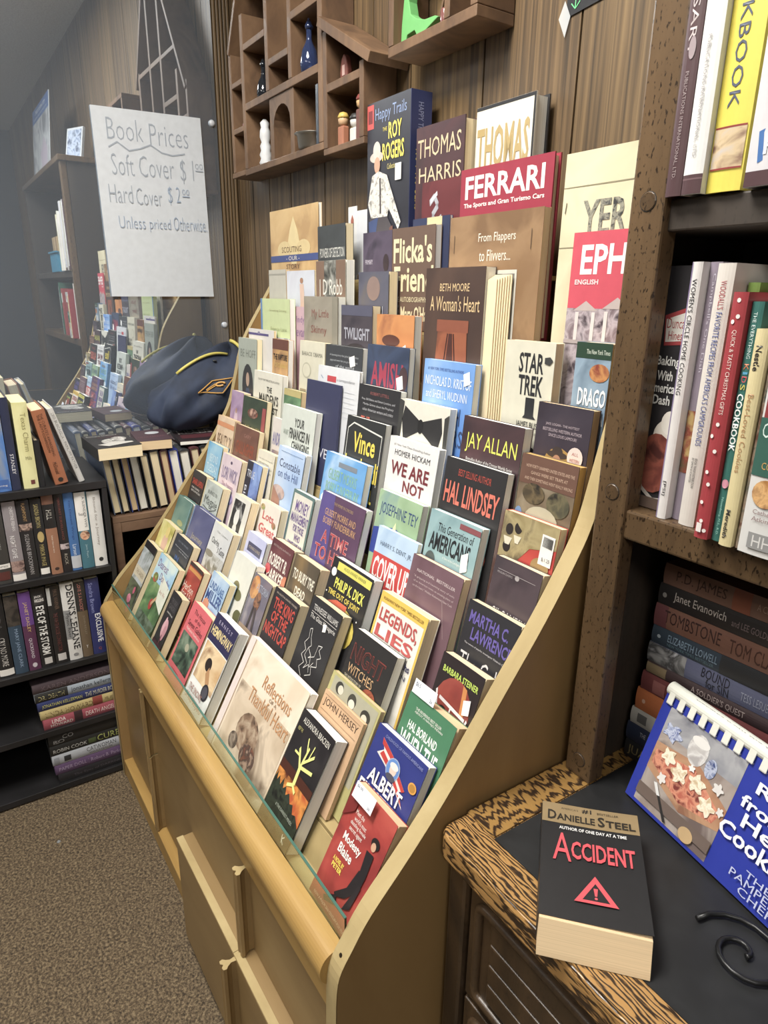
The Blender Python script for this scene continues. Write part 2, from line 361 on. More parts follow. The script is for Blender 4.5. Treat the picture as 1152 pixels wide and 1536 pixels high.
# ---------------------------------------------------------------- dark oak desk and the hutch on it
def zebra(rot, c1='2e1e0e', c2='a87c3c', sc=70):
    m, n, l, b = new_mat(('z', rot)); co = n.new('ShaderNodeTexCoord'); mp = n.new('ShaderNodeMapping'); mp.inputs['Rotation'].default_value = (0, 0, rot); mp.inputs['Scale'].default_value = (.24, 1, 1)
    wv = n.new('ShaderNodeTexWave'); wv.bands_direction = 'Y'; wv.inputs['Scale'].default_value = sc; wv.inputs['Distortion'].default_value = 16; wv.inputs['Detail'].default_value = 3.5; wv.inputs['Detail Scale'].default_value = .8; wv.inputs['Detail Roughness'].default_value = .62
    l.new(co.outputs['Object'], mp.inputs[0]); l.new(mp.outputs[0], wv.inputs['Vector']); r = n.new('ShaderNodeValToRGB'); e = r.color_ramp.elements
    e[0].position = .12; e[0].color = lin(c1); e[1].position = .62; e[1].color = lin(c2); x = e.new(.34); x.color = lin('6c4c22')
    l.new(wv.outputs[0], r.inputs[0]); l.new(r.outputs[0], b.inputs['Base Color']); bp = n.new('ShaderNodeBump'); bp.inputs['Strength'].default_value = .25; bp.inputs['Distance'].default_value = .001
    l.new(wv.outputs[0], bp.inputs['Height']); l.new(bp.outputs[0], b.inputs['Normal']); b.inputs['Roughness'].default_value = .3
    return m
OAK = zebra(0)
OAKD = wood('23180d', '3a2915', '4d3820', (12, 12, 2.2), 1.1, .35, .3, .4, 1.4)
POST = wood('3c2b18', '553f24', '664d2e', (14, 14, 1.2), 1.0, .33, .25, .9, .9)
DARKI = wood('231b15', '30261d', '3b2f24', (16, 16, 1.4), 1.0, .6, .1, .3, .8)
desk = thing('oak_desk', 'dark oak desk with black inset top and moulded drawer fronts', 'desk', (.12, .63, FLOOR))
def kb(par, name, a, b_, m, bev=0): return bx_local(name, a, b_, m, par, bev)
q = MB()
def rrect(x0, y0, x1, y1, r):
    o = []
    for (cx, cy, a0) in ((x1-r, y0+r, -90), (x1-r, y1-r, 0), (x0+r, y1-r, 90), (x0+r, y0+r, 180)):
        for k in range(7): a = R(a0 + 15*k); o.append((cx + r*math.cos(a), cy + r*math.sin(a)))
    return o
D = desk.location
q.prism([(x-D.x, y-D.y) for x, y in rrect(-.499, .418, .75, .836, .02)], 2, -.650-D.z, -.6125-D.z, OAK); q.obj('top_frame', desk, .006)
kb(desk, 'front_rail', (-.499+.02, .4205, -.6124), (.73, .463, -.6105), OAK); kb(desk, 'side_rail', (-.4975, .465, -.6124), (-.449, .835, -.6105), zebra(R(90), '2e1e0e', '96702f'))
kb(desk, 'inset_top', (-.447, .464, -.6124), (.71, .834, -.6108), art('0c0d0f', '121315', '18191b', 30, (1, 1, 1), .5))
kb(desk, 'body', (-.486, .446, -1.22), (.74, .83, -.65), OAKD)
for (a, c) in ((-.492, .434), (.715, .434), (-.492, .80), (.715, .80)): kb(desk, 'leg', (a, c, FLOOR), (a + .034, c + .03, -.652), OAKD, .006)
kb(desk, 'plinth', (-.46, .45, -1.285), (.72, .80, -1.22), OAKD)
SILV = mat('8a7a5c', .22)
for (x0, x1) in ((-.452, .13), (.14, .712)):
    for k in range(3):
        z1 = -.664 - k*.188; z0 = z1 - .18
        df = kb(desk, 'drawer_front', (x0, .437, z0), (x1, .446, z1), OAKD, .002)
        q = MB(); cx0, cx1, c0, c1 = x0 + .018, x1 - .018, z0 + .018, z1 - .018; pts = []
        for (cx, cz, a0) in ((cx1-.012, c0+.012, -90), (cx1-.012, c1-.012, 0), (cx0+.012, c1-.012, 90), (cx0+.012, c0+.012, 180)):
            for m_ in range(4): a = R(a0 + 30*m_); pts.append((cx + .012*math.cos(a) - D.x, .4355 - D.y, cz + .012*math.sin(a) - D.z))
        q.tube(pts, .0065, OAKD, 8, True); q.obj('moulding', df, smooth=True)
        for s_ in range(4):
            zz = c0 + .014 + s_*.0315
            sl = kb(desk, 'slat', (cx0 + .022, .4325, zz), (cx1 - .012, .438, zz + .029), OAKD, .0025); sl.parent = df
hut = thing('bookcase_hutch', 'dark speckled oak hutch with bookshelves standing on the desk', 'bookcase', (.13, .73, -.61))
kb(hut, 'corner_post', (-.488, .63, -.6102), (-.447, .657, .56), POST, .003); kb(hut, 'side_panel', (-.488, .658, -.6102), (-.472, .836, .56), DARKI)
kb(hut, 'side_panel', (.73, .63, -.6102), (.75, .836, .56), DARKI); kb(hut, 'back_panel', (-.4715, .829, -.61), (.7295, .836, .56), DARKI)
kb(hut, 'shelf', (-.4715, .634, -.265), (.7295, .828, -.230), POST, .003); kb(hut, 'shelf', (-.4715, .640, .064), (.7295, .828, .094), DARKI, .002)
kb(hut, 'top_board', (-.50, .62, .56), (.76, .838, .585), POST, .003)
for pz in (.093, -.213, -.583):
    q = MB(); q.lathe([(.0092, 0), (.0092, .0006), (.0085, .0012), (.0005, .0013)], (0, 0, 0), POST, 16); q.obj('wood_plug', hut, loc=(-.4665 - .13, .63 - .73, pz + .61), rot=(R(90), 0, 0))
    q = MB(); q.tube([(.0094*math.cos(k*.393), .0094*math.sin(k*.393), .0) for k in range(16)], .0006, GAP, 5, True); q.obj('plug_ring', hut, loc=(-.4665 - .13, .63 - .73, pz + .61), rot=(R(90), 0, 0))

# ---------------------------------------------------------------- black bookcase and brown nightstand at the mirror
BLK = wood('131214', '1a191b', '222023', (10, 10, 2), 1, .4, .06, 0, .8)
bk = thing('black_bookcase', 'low black bookcase full of hardcovers at the left edge', 'bookcase', (-1.85, 0, FLOOR))
kb(bk, 'side_panel', (-2.0, .300, FLOOR + .001), (-1.7035, .312, -.4645), BLK, .001); kb(bk, 'side_panel', (-2.0, -.42, FLOOR + .001), (-1.7035, -.402, -.4645), BLK, .001)
kb(bk, 'top_board', (-2.0, -.42, -.464), (-1.7025, .312, -.445), BLK, .001); kb(bk, 'back_panel', (-2.006, -.402, FLOOR + .001), (-1.9965, .30, -.465), BLK)
for zt in (-.670, -.915, -1.095, -1.268): kb(bk, 'shelf', (-1.996, -.4018, zt - .017), (-1.702, .2998, zt), BLK, .001)
WAL = wood('5a4230', '765842', '8a6b50', (14, 3, 14), 1, .45, .05, 0, .8)
ns = thing('brown_nightstand', 'small brown wooden nightstand with an open dark front between bookcase and rack', 'nightstand', (-1.89, .52, FLOOR))
kb(ns, 'top_board', (-2.04, .323, -.572), (-1.738, .72, -.556), WAL, .001)
kb(ns, 'side_panel', (-2.04, .323, FLOOR + .001), (-1.738, .343, -.5725), WAL, .001); kb(ns, 'side_panel', (-2.04, .70, FLOOR + .001), (-1.738, .72, -.5725), WAL, .001)
kb(ns, 'apron', (-1.752, .3435, -.600), (-1.739, .6995, -.573), WAL, .001); kb(ns, 'back_panel', (-2.04, .3435, FLOOR + .001), (-2.03, .6995, -.573), mat('17151a', .7)); kb(ns, 'shelf', (-2.029, .3435, -.95), (-1.742, .6995, -.935), WAL)

# placement of the rack books in the rack's frame: left edge, ledge y, ledge z, lean, width, height, thickness, cover bow
PLACE = {
'garden': (-1.6730, 0.3123, -0.7799, 28.0, 0.0920, 0.196, 0.0160, 0.0030),
'dorothy': (-1.5550, 0.3123, -0.7799, 28.0, 0.1350, 0.200, 0.0160, 0.0030),
'pinkflower': (-1.4080, 0.3123, -0.7799, 28.0, 0.0630, 0.156, 0.0180, 0.0030),
'gables': (-1.2930, 0.3123, -0.7799, 28.0, 0.1100, 0.176, 0.0170, 0.0030),
'hemingway': (-1.1790, 0.3123, -0.7799, 28.0, 0.1110, 0.197, 0.0200, 0.0030),
'reflections': (-1.0280, 0.3123, -0.7799, 28.0, 0.2254, 0.213, 0.0140, 0.0030),
'bracken': (-0.8014, 0.3095, -0.7799, 28.0, 0.0984, 0.191, 0.0220, 0.0030),
'modesty': (-0.6370, 0.3123, -0.7799, 28.0, 0.0990, 0.170, 0.0160, 0.0030),
'yellowlady': (-1.6730, 0.3690, -0.7302, 25.5, 0.1010, 0.190, 0.0180, 0.0030),
'darkblue': (-1.5590, 0.3690, -0.7302, 25.5, 0.1220, 0.186, 0.0180, 0.0030),
'redhers': (-1.4260, 0.3690, -0.7302, 25.5, 0.0870, 0.157, 0.0165, 0.0030),
'lael': (-1.3030, 0.3690, -0.7302, 25.5, 0.0940, 0.177, 0.0150, 0.0030),
'whitegreen': (-1.2700, 0.4222, -0.6789, 22.5, 0.1050, 0.170, 0.0190, 0.0030),
'astoria': (-1.1640, 0.4222, -0.6789, 22.5, 0.0830, 0.158, 0.0195, 0.0030),
'king': (-1.0730, 0.4222, -0.6789, 22.5, 0.1010, 0.162, 0.0195, 0.0030),
'glass': (-0.9450, 0.4222, -0.6789, 22.5, 0.1020, 0.194, 0.0175, 0.0030),
'night': (-0.8050, 0.4234, -0.6789, 22.5, 0.1120, 0.192, 0.0165, 0.0010),
'hersey': (-0.8010, 0.3700, -0.7302, 25.5, 0.1110, 0.156, 0.0060, 0.0010),
'faces': (-0.8100, 0.3831, -0.7302, 24.4, 0.1350, 0.179, 0.0085, 0.0010),
'einstein': (-0.6610, 0.3690, -0.7302, 25.5, 0.1140, 0.176, 0.0135, 0.0030),
'green': (-1.6730, 0.4222, -0.6789, 22.5, 0.1020, 0.193, 0.0175, 0.0000),
'blue': (-1.5540, 0.4222, -0.6789, 22.5, 0.1320, 0.196, 0.0170, 0.0000),
'charley': (-1.4170, 0.4222, -0.6789, 22.5, 0.1120, 0.194, 0.0175, 0.0030),
'lavender': (-1.2880, 0.4760, -0.6276, 19.0, 0.0970, 0.147, 0.0210, 0.0030),
'parker': (-1.1760, 0.4760, -0.6276, 19.0, 0.0970, 0.166, 0.0210, 0.0030),
'bury': (-1.0750, 0.4760, -0.6276, 19.0, 0.0980, 0.164, 0.0210, 0.0030),
'dick': (-0.9490, 0.4760, -0.6276, 19.0, 0.1290, 0.201, 0.0185, 0.0030),
'legends': (-0.7950, 0.4760, -0.6276, 19.0, 0.1220, 0.195, 0.0190, 0.0030),
'when': (-0.6450, 0.4222, -0.6789, 22.5, 0.1040, 0.166, 0.0190, 0.0050),
'lapena': (-1.6730, 0.4760, -0.6276, 19.0, 0.0950, 0.200, 0.0185, 0.0030),
'misty': (-1.5720, 0.4760, -0.6276, 19.0, 0.1070, 0.196, 0.0190, 0.0030),
'bw': (-1.3990, 0.4760, -0.6276, 19.0, 0.0940, 0.204, 0.0185, 0.0030),
'goodgreat': (-1.3130, 0.5295, -0.5731, 15.0, 0.1030, 0.147, 0.0155, 0.0030),
'money': (-1.1800, 0.5295, -0.5731, 15.0, 0.0920, 0.203, 0.0135, 0.0030),
'time': (-1.0690, 0.5295, -0.5731, 15.0, 0.1530, 0.227, 0.0135, 0.0030),
'cover': (-0.8830, 0.5421, -0.5731, 13.5, 0.1104, 0.209, 0.0080, 0.0010),
'brown': (-0.7714, 0.5295, -0.5731, 15.0, 0.1214, 0.198, 0.0135, 0.0030),
'steiner': (-0.6300, 0.4760, -0.6276, 19.0, 0.0870, 0.167, 0.0180, 0.0030),
'beyondtues': (-1.6680, 0.5295, -0.5731, 15.0, 0.1014, 0.213, 0.0135, 0.0030),
'wick': (-1.5644, 0.5295, -0.5731, 15.0, 0.1224, 0.203, 0.0135, 0.0030),
'true': (-1.4160, 0.5295, -0.5731, 15.0, 0.0820, 0.214, 0.0135, 0.0030),
'constable': (-1.3074, 0.5708, -0.5152, 12.0, 0.1244, 0.206, 0.0134, 0.0030),
'tey': (-0.9140, 0.5714, -0.5152, 12.0, 0.1210, 0.203, 0.0134, 0.0010),
'silence': (-1.1080, 0.5706, -0.5152, 12.0, 0.1450, 0.232, 0.0134, 0.0010),
'americans': (-0.7720, 0.5708, -0.5152, 12.0, 0.1180, 0.206, 0.0134, 0.0025),
'cold': (-0.6320, 0.5295, -0.5731, 15.0, 0.1020, 0.177, 0.0145, 0.0030),
'smallwhite': (-1.4070, 0.5712, -0.5152, 12.0, 0.0904, 0.178, 0.0134, 0.0020),
'beauty': (-1.6710, 0.5704, -0.5152, 12.0, 0.1140, 0.218, 0.0134, 0.0015),
'gallagher': (-1.5530, 0.5708, -0.5152, 12.0, 0.1390, 0.214, 0.0134, 0.0015),
'andre': (-1.3960, 0.6177, -0.4519, 7.8, 0.0524, 0.185, 0.0080, 0.0010),
'finances': (-1.3424, 0.6083, -0.4519, 9.0, 0.1524, 0.224, 0.0134, 0.0010),
'vince': (-1.0750, 0.6093, -0.4519, 9.0, 0.1280, 0.239, 0.0133, 0.0010),
'afraid': (-0.9290, 0.6087, -0.4519, 9.0, 0.1350, 0.225, 0.0133, 0.0010),
'hal': (-0.7750, 0.6085, -0.4519, 9.0, 0.1330, 0.220, 0.0133, 0.0010),
'gilg': (-0.6200, 0.5712, -0.5152, 12.0, 0.0880, 0.180, 0.0135, 0.0030),
'purple': (-1.6370, 0.6087, -0.4519, 9.0, 0.0760, 0.219, 0.0188, 0.0010),
'beloved': (-1.5600, 0.6087, -0.4519, 9.0, 0.1350, 0.215, 0.0133, 0.0010),
'greensm': (-1.3770, 0.6444, -0.3831, 6.0, 0.0830, 0.182, 0.0148, 0.0010),
'navy': (-1.2690, 0.6424, -0.3831, 6.0, 0.1370, 0.214, 0.0049, 0.0000),
'departure': (-1.0700, 0.6454, -0.3831, 6.0, 0.1344, 0.226, 0.0133, 0.0010),
'grooms': (-0.9344, 0.6440, -0.3831, 6.0, 0.1354, 0.216, 0.0133, 0.0010),
'jay': (-0.7660, 0.6438, -0.3831, 6.0, 0.1270, 0.212, 0.0164, 0.0010),
'red': (-0.6350, 0.6081, -0.4519, 9.0, 0.1010, 0.172, 0.0135, 0.0015),
'maiden': (-1.5420, 0.6436, -0.3831, 6.0, 0.1570, 0.207, 0.0132, 0.0010),
'whitesheet': (-1.2380, 0.6542, -0.3831, 5.0, 0.1610, 0.245, 0.0060, 0.0010),
'path': (-0.8960, 0.6745, -0.3107, 3.5, 0.1260, 0.212, 0.0131, 0.0010),
'gold': (-0.6350, 0.6420, -0.3831, 6.0, 0.1000, 0.180, 0.0132, 0.0020),
'behoff': (-1.6590, 0.6640, -0.3107, 3.5, 0.1170, 0.204, 0.0131, 0.0020),
'rapture': (-1.4774, 0.6731, -0.3107, 3.5, 0.0834, 0.211, 0.0132, 0.0010),
'obama': (-1.3420, 0.6747, -0.3107, 3.5, 0.1120, 0.215, 0.0131, 0.0010),
'darktext': (-1.2280, 0.6749, -0.3107, 3.5, 0.1410, 0.214, 0.0132, 0.0010),
'amish': (-1.0730, 0.6759, -0.3107, 3.5, 0.1320, 0.224, 0.0123, 0.0010),
'logan': (-0.6330, 0.6711, -0.3107, 3.5, 0.0930, 0.176, 0.0135, 0.0015),
'thin': (-1.6250, 0.6823, -0.3107, 2.2, 0.1464, 0.227, 0.0060, 0.0010),
'rosas': (-1.4760, 0.7164, -0.2220, 1.0, 0.1209, 0.194, 0.0057, 0.0010),
'greek': (-1.3539, 0.7018, -0.2220, 1.0, 0.1469, 0.217, 0.0176, 0.0010),
'twilight': (-1.1950, 0.7018, -0.2220, 1.0, 0.1140, 0.202, 0.0179, 0.0010),
'sunset': (-1.0690, 0.7030, -0.2220, 1.0, 0.1170, 0.188, 0.0165, 0.0010),
'beth': (-0.9230, 0.7012, -0.2220, 1.0, 0.1440, 0.264, 0.0200, 0.0010),
'startrek': (-0.7210, 0.6970, -0.2220, 1.0, 0.0940, 0.163, 0.0160, 0.0010),
'dragons': (-0.5930, 0.6970, -0.2220, 1.0, 0.0560, 0.168, 0.0240, 0.0010),
'grn': (-1.5750, 0.7000, -0.2220, 1.0, 0.1570, 0.210, 0.0135, 0.0010),
'beyond': (-1.5760, 0.7270, -0.1500, 0.5, 0.0924, 0.203, 0.0080, 0.0010),
'angels': (-1.4824, 0.7282, -0.1500, 0.5, 0.1344, 0.199, 0.0180, 0.0010),
'jdrobb': (-1.3390, 0.7270, -0.1500, 0.5, 0.1260, 0.216, 0.0185, 0.0030),
'hidden': (-1.1680, 0.7270, -0.1500, 0.5, 0.1070, 0.191, 0.0185, 0.0030),
'flicka': (-1.0900, 0.7530, -0.0620, 0.0, 0.1290, 0.177, 0.0132, 0.0010),
'ephesus': (-0.6400, 0.7270, -0.1500, 0.5, 0.1115, 0.230, 0.0060, 0.0010),
'scouting': (-1.6420, 0.7680, -0.0620, 0.0, 0.2510, 0.252, 0.0066, 0.0030),
'powers': (-1.3770, 0.7550, -0.0620, 0.0, 0.1210, 0.200, 0.0170, 0.0030),
'purpleman': (-1.1930, 0.7550, -0.0620, 0.0, 0.1020, 0.176, 0.0199, 0.0020),
'flappers': (-0.8940, 0.7270, -0.1500, 0.5, 0.1990, 0.267, 0.0130, 0.0010),
'navytop': (-1.0490, 0.7690, -0.0620, 0.0, 0.1050, 0.191, 0.0058, 0.0010),
'roy': (-1.2145, 0.7780, 0.0300, 0.0, 0.1385, 0.312, 0.0460, 0.0000),
'harrisred': (-1.0570, 0.7786, 0.0300, 0.0, 0.1289, 0.246, 0.0340, 0.0000),
'harriswhite': (-0.9269, 0.8020, 0.0300, 0.0, 0.1289, 0.256, 0.0300, 0.0000),
'ferrari': (-0.9100, 0.7602, -0.0620, 0.0, 0.1960, 0.252, 0.0146, 0.0000),
'yer': (-0.6750, 0.7400, -0.1500, 0.2, 0.1465, 0.328, 0.0060, 0.0010),
}
VF = {'flicka': 1, 'roy': 1, 'harrisred': 1, 'harriswhite': 1, 'ferrari': 1, 'yer': 1, 'ephesus': .68, 'dragons': .85, 'startrek': .95, 'flappers': 1, 'navytop': 1, 'purpleman': 1, 'beth': 1, 'behoff': .95, 'angels': .9, 'hidden': .72, 'scouting': .74, 'powers': .8, 'afraid': .74, 'legends': .74, 'gilg': .78, 'jdrobb': .95}
def K(key, label, t, cover, shapes, pg='c', curl=.004, hard=False, spine=None, dw=0):
    X, y, z, tilt, w_, h_, t, curl = PLACE[key]
    a = R(tilt); s_ = t * math.tan(a) + .0002            # the back bottom edge rests on the ledge
    y += s_*math.sin(a); z += s_*math.cos(a); h_ -= s_
    p = on_rack(X, y)
    f = VF.get(key, .80 if y > .34 else 1)               # how far down the cover the printed matter is spread
    g = lambda v: v*f if v < .95 else v
    def sq(q):
        k = q[0]
        if k in 'rtbTBn': i = 1 if k == 'r' else 2; return q[:i+1] + (g(q[i+1]), q[i+2], g(q[i+3])) + q[i+4:]
        if k in 'es': return q[:2] + (g(q[2]), q[3], q[4]*f) + q[5:]
        if k == 'p': return (k, [(a_, g(b_)) for a_, b_ in q[1]], q[2])
        return (k, [(a_, g(b_)) for a_, b_ in q[1]]) + q[2:]
    shapes = [sq(q) for q in shapes]
    return book(label, p[0], p[1], z, tilt, w_, h_, t, cover, shapes, pg, curl, hard, rot=(-a, 0, RACK_TURN), spine=spine)
BK = '242326'; INK = '2c2a2c'; WH = 'eeeae2'; YE = 'f0dc3c'; GO = 'b99a5a'; RE = 'c2352f'
def sticker(x, y, s=.07, a=.06): return [('p', [(x, y), (x+s, y-a*.4), (x+s*1.25, y+a), (x+s*.3, y+a*1.35)], 'f4f2ee')]
# -- front row
K('garden', 'paperback with a pale window photo and pink flowers, leftmost in the front row', .019, ('8b8f8a', 'b9c1c4', '55604f', 14), [('r', 0, 0, 1, .10, BK), ('r', 0, .36, 1, .50, 'c9c0a8'), ('t', 'THE GARDEN', .15, .40, .85, .46, '8a7350'), ('r', 0, .55, 1, 1, ('2b3328', '5c6a50', '3a3038', 26)), ('e', .6, .66, .08, .05, 'c85a7a'), ('e', .45, .8, .16, .06, ('c2607e', 'd98aa0', '8a4058', 50)), ('e', .7, .9, .14, .05, 'b8506e'), ('l', [(.35, .12), (.3, .34)], .02, 'd6dce2'), ('l', [(.65, .12), (.6, .34)], .02, 'd6dce2')])
K('dorothy', 'green garden-scene paperback with purple slanted title and flowers in the front row', .019, ('3c5a35', '5c8250', '8aa468', 20), [('r', 0, 0, 1, .34, ('7ab0da', 'a6cbe0', 'cfe0da', 14)), ('p', [(.45, .2), (1, .28), (1, .6), (.6, .52)], 'd9dccb'), ('t', 'Dearest', .08, .07, .6, .17, '7a4a86'), ('t', 'Dorothy,', .36, .20, .92, .32, '7a4a86'), ('t', 'Are We', .6, .36, .9, .41, 'a86a5a'), ('e', .2, .3, .12, .06, ('c24a3a', '4a7a3a', 'd8c84a', 60)), ('e', .45, .6, .08, .07, 'b03a36'), ('l', [(.45, .6), (.6, .48)], .05, 'c8a27a'), ('r', .05, .75, 1, 1, ('3a4a35', '6a7a6a', '4c5a40', 40))])
K('pinkflower', 'black paperback with a large pale pink flower in the front row', .019, '29272a', [('t', 'THE GREAT', .2, .10, .85, .17, '6a6668'), ('t', 'GARDEN', .18, .19, .85, .27, '6a6668'), ('t', 'a novel of the south', .2, .31, .85, .34, WH), ('e', .58, .56, .27, .15, 'cf9aa4'), ('e', .48, .50, .09, .12, 'dbaeb6'), ('e', .66, .62, .14, .12, 'c08690'), ('r', 0, .8, 1, 1, '4a2530'), ('r', .55, .66, .62, .82, '6a3a42')])
K('gables', 'coral red paperback with a dark green engraving in the front row', .02, 'd9626a', [('t', 'The House', .2, .07, .8, .13, '5a2a30'), ('t', 'of the', .35, .15, .65, .20, '5a2a30'), ('t', 'Seven Gables', .12, .22, .88, .29, '5a2a30'), ('t', 'Nathaniel Hawthorne', .15, .31, .85, .345, 'f2d8d0'), ('r', .08, .38, .92, .80, ('22302a', '48604e', '7a8a74', 30)), ('e', .5, .52, .09, .05, 'a8a48a'), ('l', [(.2, .86), (.6, .86)], .006, '8a3a40')])
K('hemingway', 'paperback with navy top, blurred leopard photo and round black seal, front row', .02, 'dfe0dc', [('r', 0, 0, 1, .30, '2d2a50'), ('t', 'E R N E S T', .2, .05, .8, .09, 'b0a8c0'), ('b', 'HEMINGWAY', .06, .13, .96, .23, 'e0c98a'), ('r', .06, .31, .98, .72, ('c79a62', 'e2c79a', '8a5a3a', 12)), ('e', .45, .5, .13, .07, '2c2220'), ('l', [(.5, .55), (.7, .68)], .10, 'b98a5a'), ('e', .72, .74, .15, .085, '26262e'), ('e', .72, .74, .11, .06, '4a4a55'), ('t', 'THE SNOWS', .1, .79, .7, .86, 'a4685a'), ('t', 'OF KILIMANJARO', .1, .88, .9, .95, 'a4685a')], 'w')
K('reflections', 'wide cream gift book with a brown antique carriage picture in the front row', .014, ('d8c3a8', 'e6d6c0', 'cdb79a', 8), [('r', 0, 0, .085, 1, 'dccdc6'), ('r', .085, 0, .095, 1, 'a88a6c'), ('r', .12, .35, .98, .98, ('b8a184', 'd3bfa4', '7a6450', 11)), ('e', .48, .66, .17, .16, ('4a382e', '8a6e56', 'b09a80', 45)), ('e', .60, .80, .12, .10, ('7a4a36', '4a3a34', 'a88a74', 60)), ('e', .34, .8, .07, .07, ('3c342e', '6a5a4c', '9a8a78', 60)), ('t', 'Reflections', .42, .16, .88, .27, 'c08a58'), ('t', 'OF A', .58, .28, .70, .31, '8a6a4a'), ('t', 'Thankful Heart', .30, .32, .96, .44, 'c08a58')], 'w', .003, spine='dccdc6')
K('bracken', 'thick black and fire-orange paperback with a glowing yellow tree, front row', .034, ('1d1a1c', '252124', '2e2a2c', 20), [('t', 'ALEXANDRA BRACKEN', .10, .05, .92, .10, 'd8d4c8'), ('r', 0, .46, 1, .54, '4a2214'), ('r', 0, .54, 1, .80, ('b8501c', 'd98a2a', '5a2414', 30)), ('p', [(0, .64), (.04, .58), (.08, .65), (.12, .60), (.2, .66), (.24, .58), (.3, .66), (.36, .62), (.42, .68), (.50, .64), (.6, .70), (.68, .68), (.75, .74), (.84, .72), (1, .78), (1, 1), (0, 1)], ('1c211a', '30382a', '141512', 60)), ('l', [(.50, .56), (.48, .40)], .07, 'dfe07a'), ('l', [(.48, .42), (.30, .28)], .035, 'dfe07a'), ('l', [(.48, .42), (.52, .22)], .04, 'dfe07a'), ('l', [(.50, .36), (.72, .24)], .03, 'dfe07a'), ('l', [(.50, .40), (.82, .36)], .03, 'dfe07a'), ('l', [(.52, .28), (.42, .16)], .022, 'dfe07a'), ('l', [(.60, .30), (.64, .17)], .02, 'dfe07a'), ('l', [(.36, .33), (.22, .33)], .02, 'dfe07a'), ('l', [(.5, .56), (.36, .60)], .03, 'dfe07a'), ('l', [(.5, .56), (.62, .60)], .03, 'dfe07a'), ('t', '# THE DARKEST MINDS', .30, .78, .85, .81, 'a8b0a0'), ('l', [(.78, .90), (.82, .96)], .016, WH), ('l', [(.86, .90), (.80, .93), (.88, .96)], .012, WH), ('t', 'KEEP THE', .08, .14, .22, .17, 'b8b060')], 'w', .003)
K('modesty', 'red paperback with a black-clad woman and bold white title, right end of front row', .016, ('8e2e2c', 'a63832', 'b84a3e', 16), [('t', 'Meet the', .22, .17, .42, .21, WH), ('t', "world's most", .24, .22, .52, .26, WH), ('t', 'dazzling female', .20, .27, .56, .31, WH), ('t', 'secret agent', .22, .32, .52, .36, WH), ('b', 'Modesty', .18, .38, .60, .47, WH), ('b', 'Blaise', .18, .48, .50, .56, WH), ('b', 'A NOVEL BY', .17, .60, .42, .64, YE), ('b', 'PETER', .19, .65, .42, .69, YE), ('e', .78, .25, .09, .045, '211a1c'), ('e', .77, .28, .05, .035, 'c89a7a'), ('p', [(.68, .34), (.84, .33), (.86, .50), (.72, .52)], '211c20'), ('p', [(.70, .51), (.86, .50), (.84, .64), (.66, .78), (.48, .84), (.44, .82), (.62, .70)], '211c20'), ('p', [(.80, .60), (.86, .60), (.82, .80), (.68, .86)], '2a2226'), ('p', [(.3, .9), (.5, .82), (.56, .88), (.34, .93)], '211c20'), ('t', 'NOW A MAJOR 20th CENTURY-FOX FILM', .12, .94, .92, .97, 'e8b0a0'), ('p', [(0, .03), (.25, 0), (.2, .2), (0, .3)], '7c2422')], 't', .003)
# -- second row
K('yellowlady', 'yellow paperback with a blurred blonde figure behind the far left front book', .019, ('b5ac4a', 'd6cc72', 'e8e0a0', 20), [('e', .6, .34, .2, .17, 'e0b8a0'), ('e', .6, .15, .14, .10, 'e6d07a')], 'c')
K('darkblue', 'dark slate blue paperback with small pale lines of text in the second row', .019, '363a44', [('t', 'NEW YORK TIMES BEST', .2, .08, .8, .11, '8a92a0'), ('t', 'There is no turning back', .12, .18, .95, .205, 'c2c6cc'), ('t', 'from the dark', .4, .22, .9, .24, 'c2c6cc'), ('t', 'JN', .28, .32, .52, .44, '4a74b8'), ('t', 'thriller', .55, .48, .8, .51, '7a90b8')], 'c')
K('redhers', 'small red paperback with gold band and white script in the second row', .019, ('8c2f2a', 'a83a30', 'b8503e', 14), [('r', 0, 0, 1, .07, '3a2a2a'), ('r', .05, .09, 1, .16, 'c98a3c'), ('t', 'HerSon', .05, .38, .8, .52, 'e6d6c8'), ('t', 'for Us', .1, .53, .8, .66, 'e6d6c8')])
K('lael', 'blue and white paperback with tall dark blue author name in the second row', .019, ('6e9ac8', 'a8c2dc', 'c8d6e4', 8), [('b', 'LINDA LAEL', .08, .14, .92, .26, '4468a0'), ('b', 'MILLER', .06, .28, .96, .46, '33508c'), ('e', .2, .52, .16, .09, 'c98a6a'), ('r', 0, .6, 1, 1, 'd8d0c4')])
K('hersey', 'thin tan paperback with small plain capital lettering standing in front of the faces book', .006, 'c9a27a', [('t', 'JOHN HERSEY', .06, .08, .94, .20, '4a3426'), ('l', [(.04, .05), (.96, .05)], .005, '8a6a4a'), ('l', [(.04, .24), (.96, .24)], .005, '8a6a4a')], 't', .001)
K('faces', 'olive bordered paperback with black and white portrait faces behind the thin tan book', .0085, 'b5ad6c', [('r', .06, .03, .97, .9, 'a8a48c'), ('e', .22, .12, .08, .07, '3c3a34'), ('e', .25, .13, .055, .05, 'd0ccb8'), ('e', .50, .14, .08, .08, '44423a'), ('e', .51, .17, .06, .05, 'd6d2c0'), ('e', .8, .17, .09, .07, '3a3832'), ('e', .79, .2, .055, .05, 'cac6b2')], 't', .001)
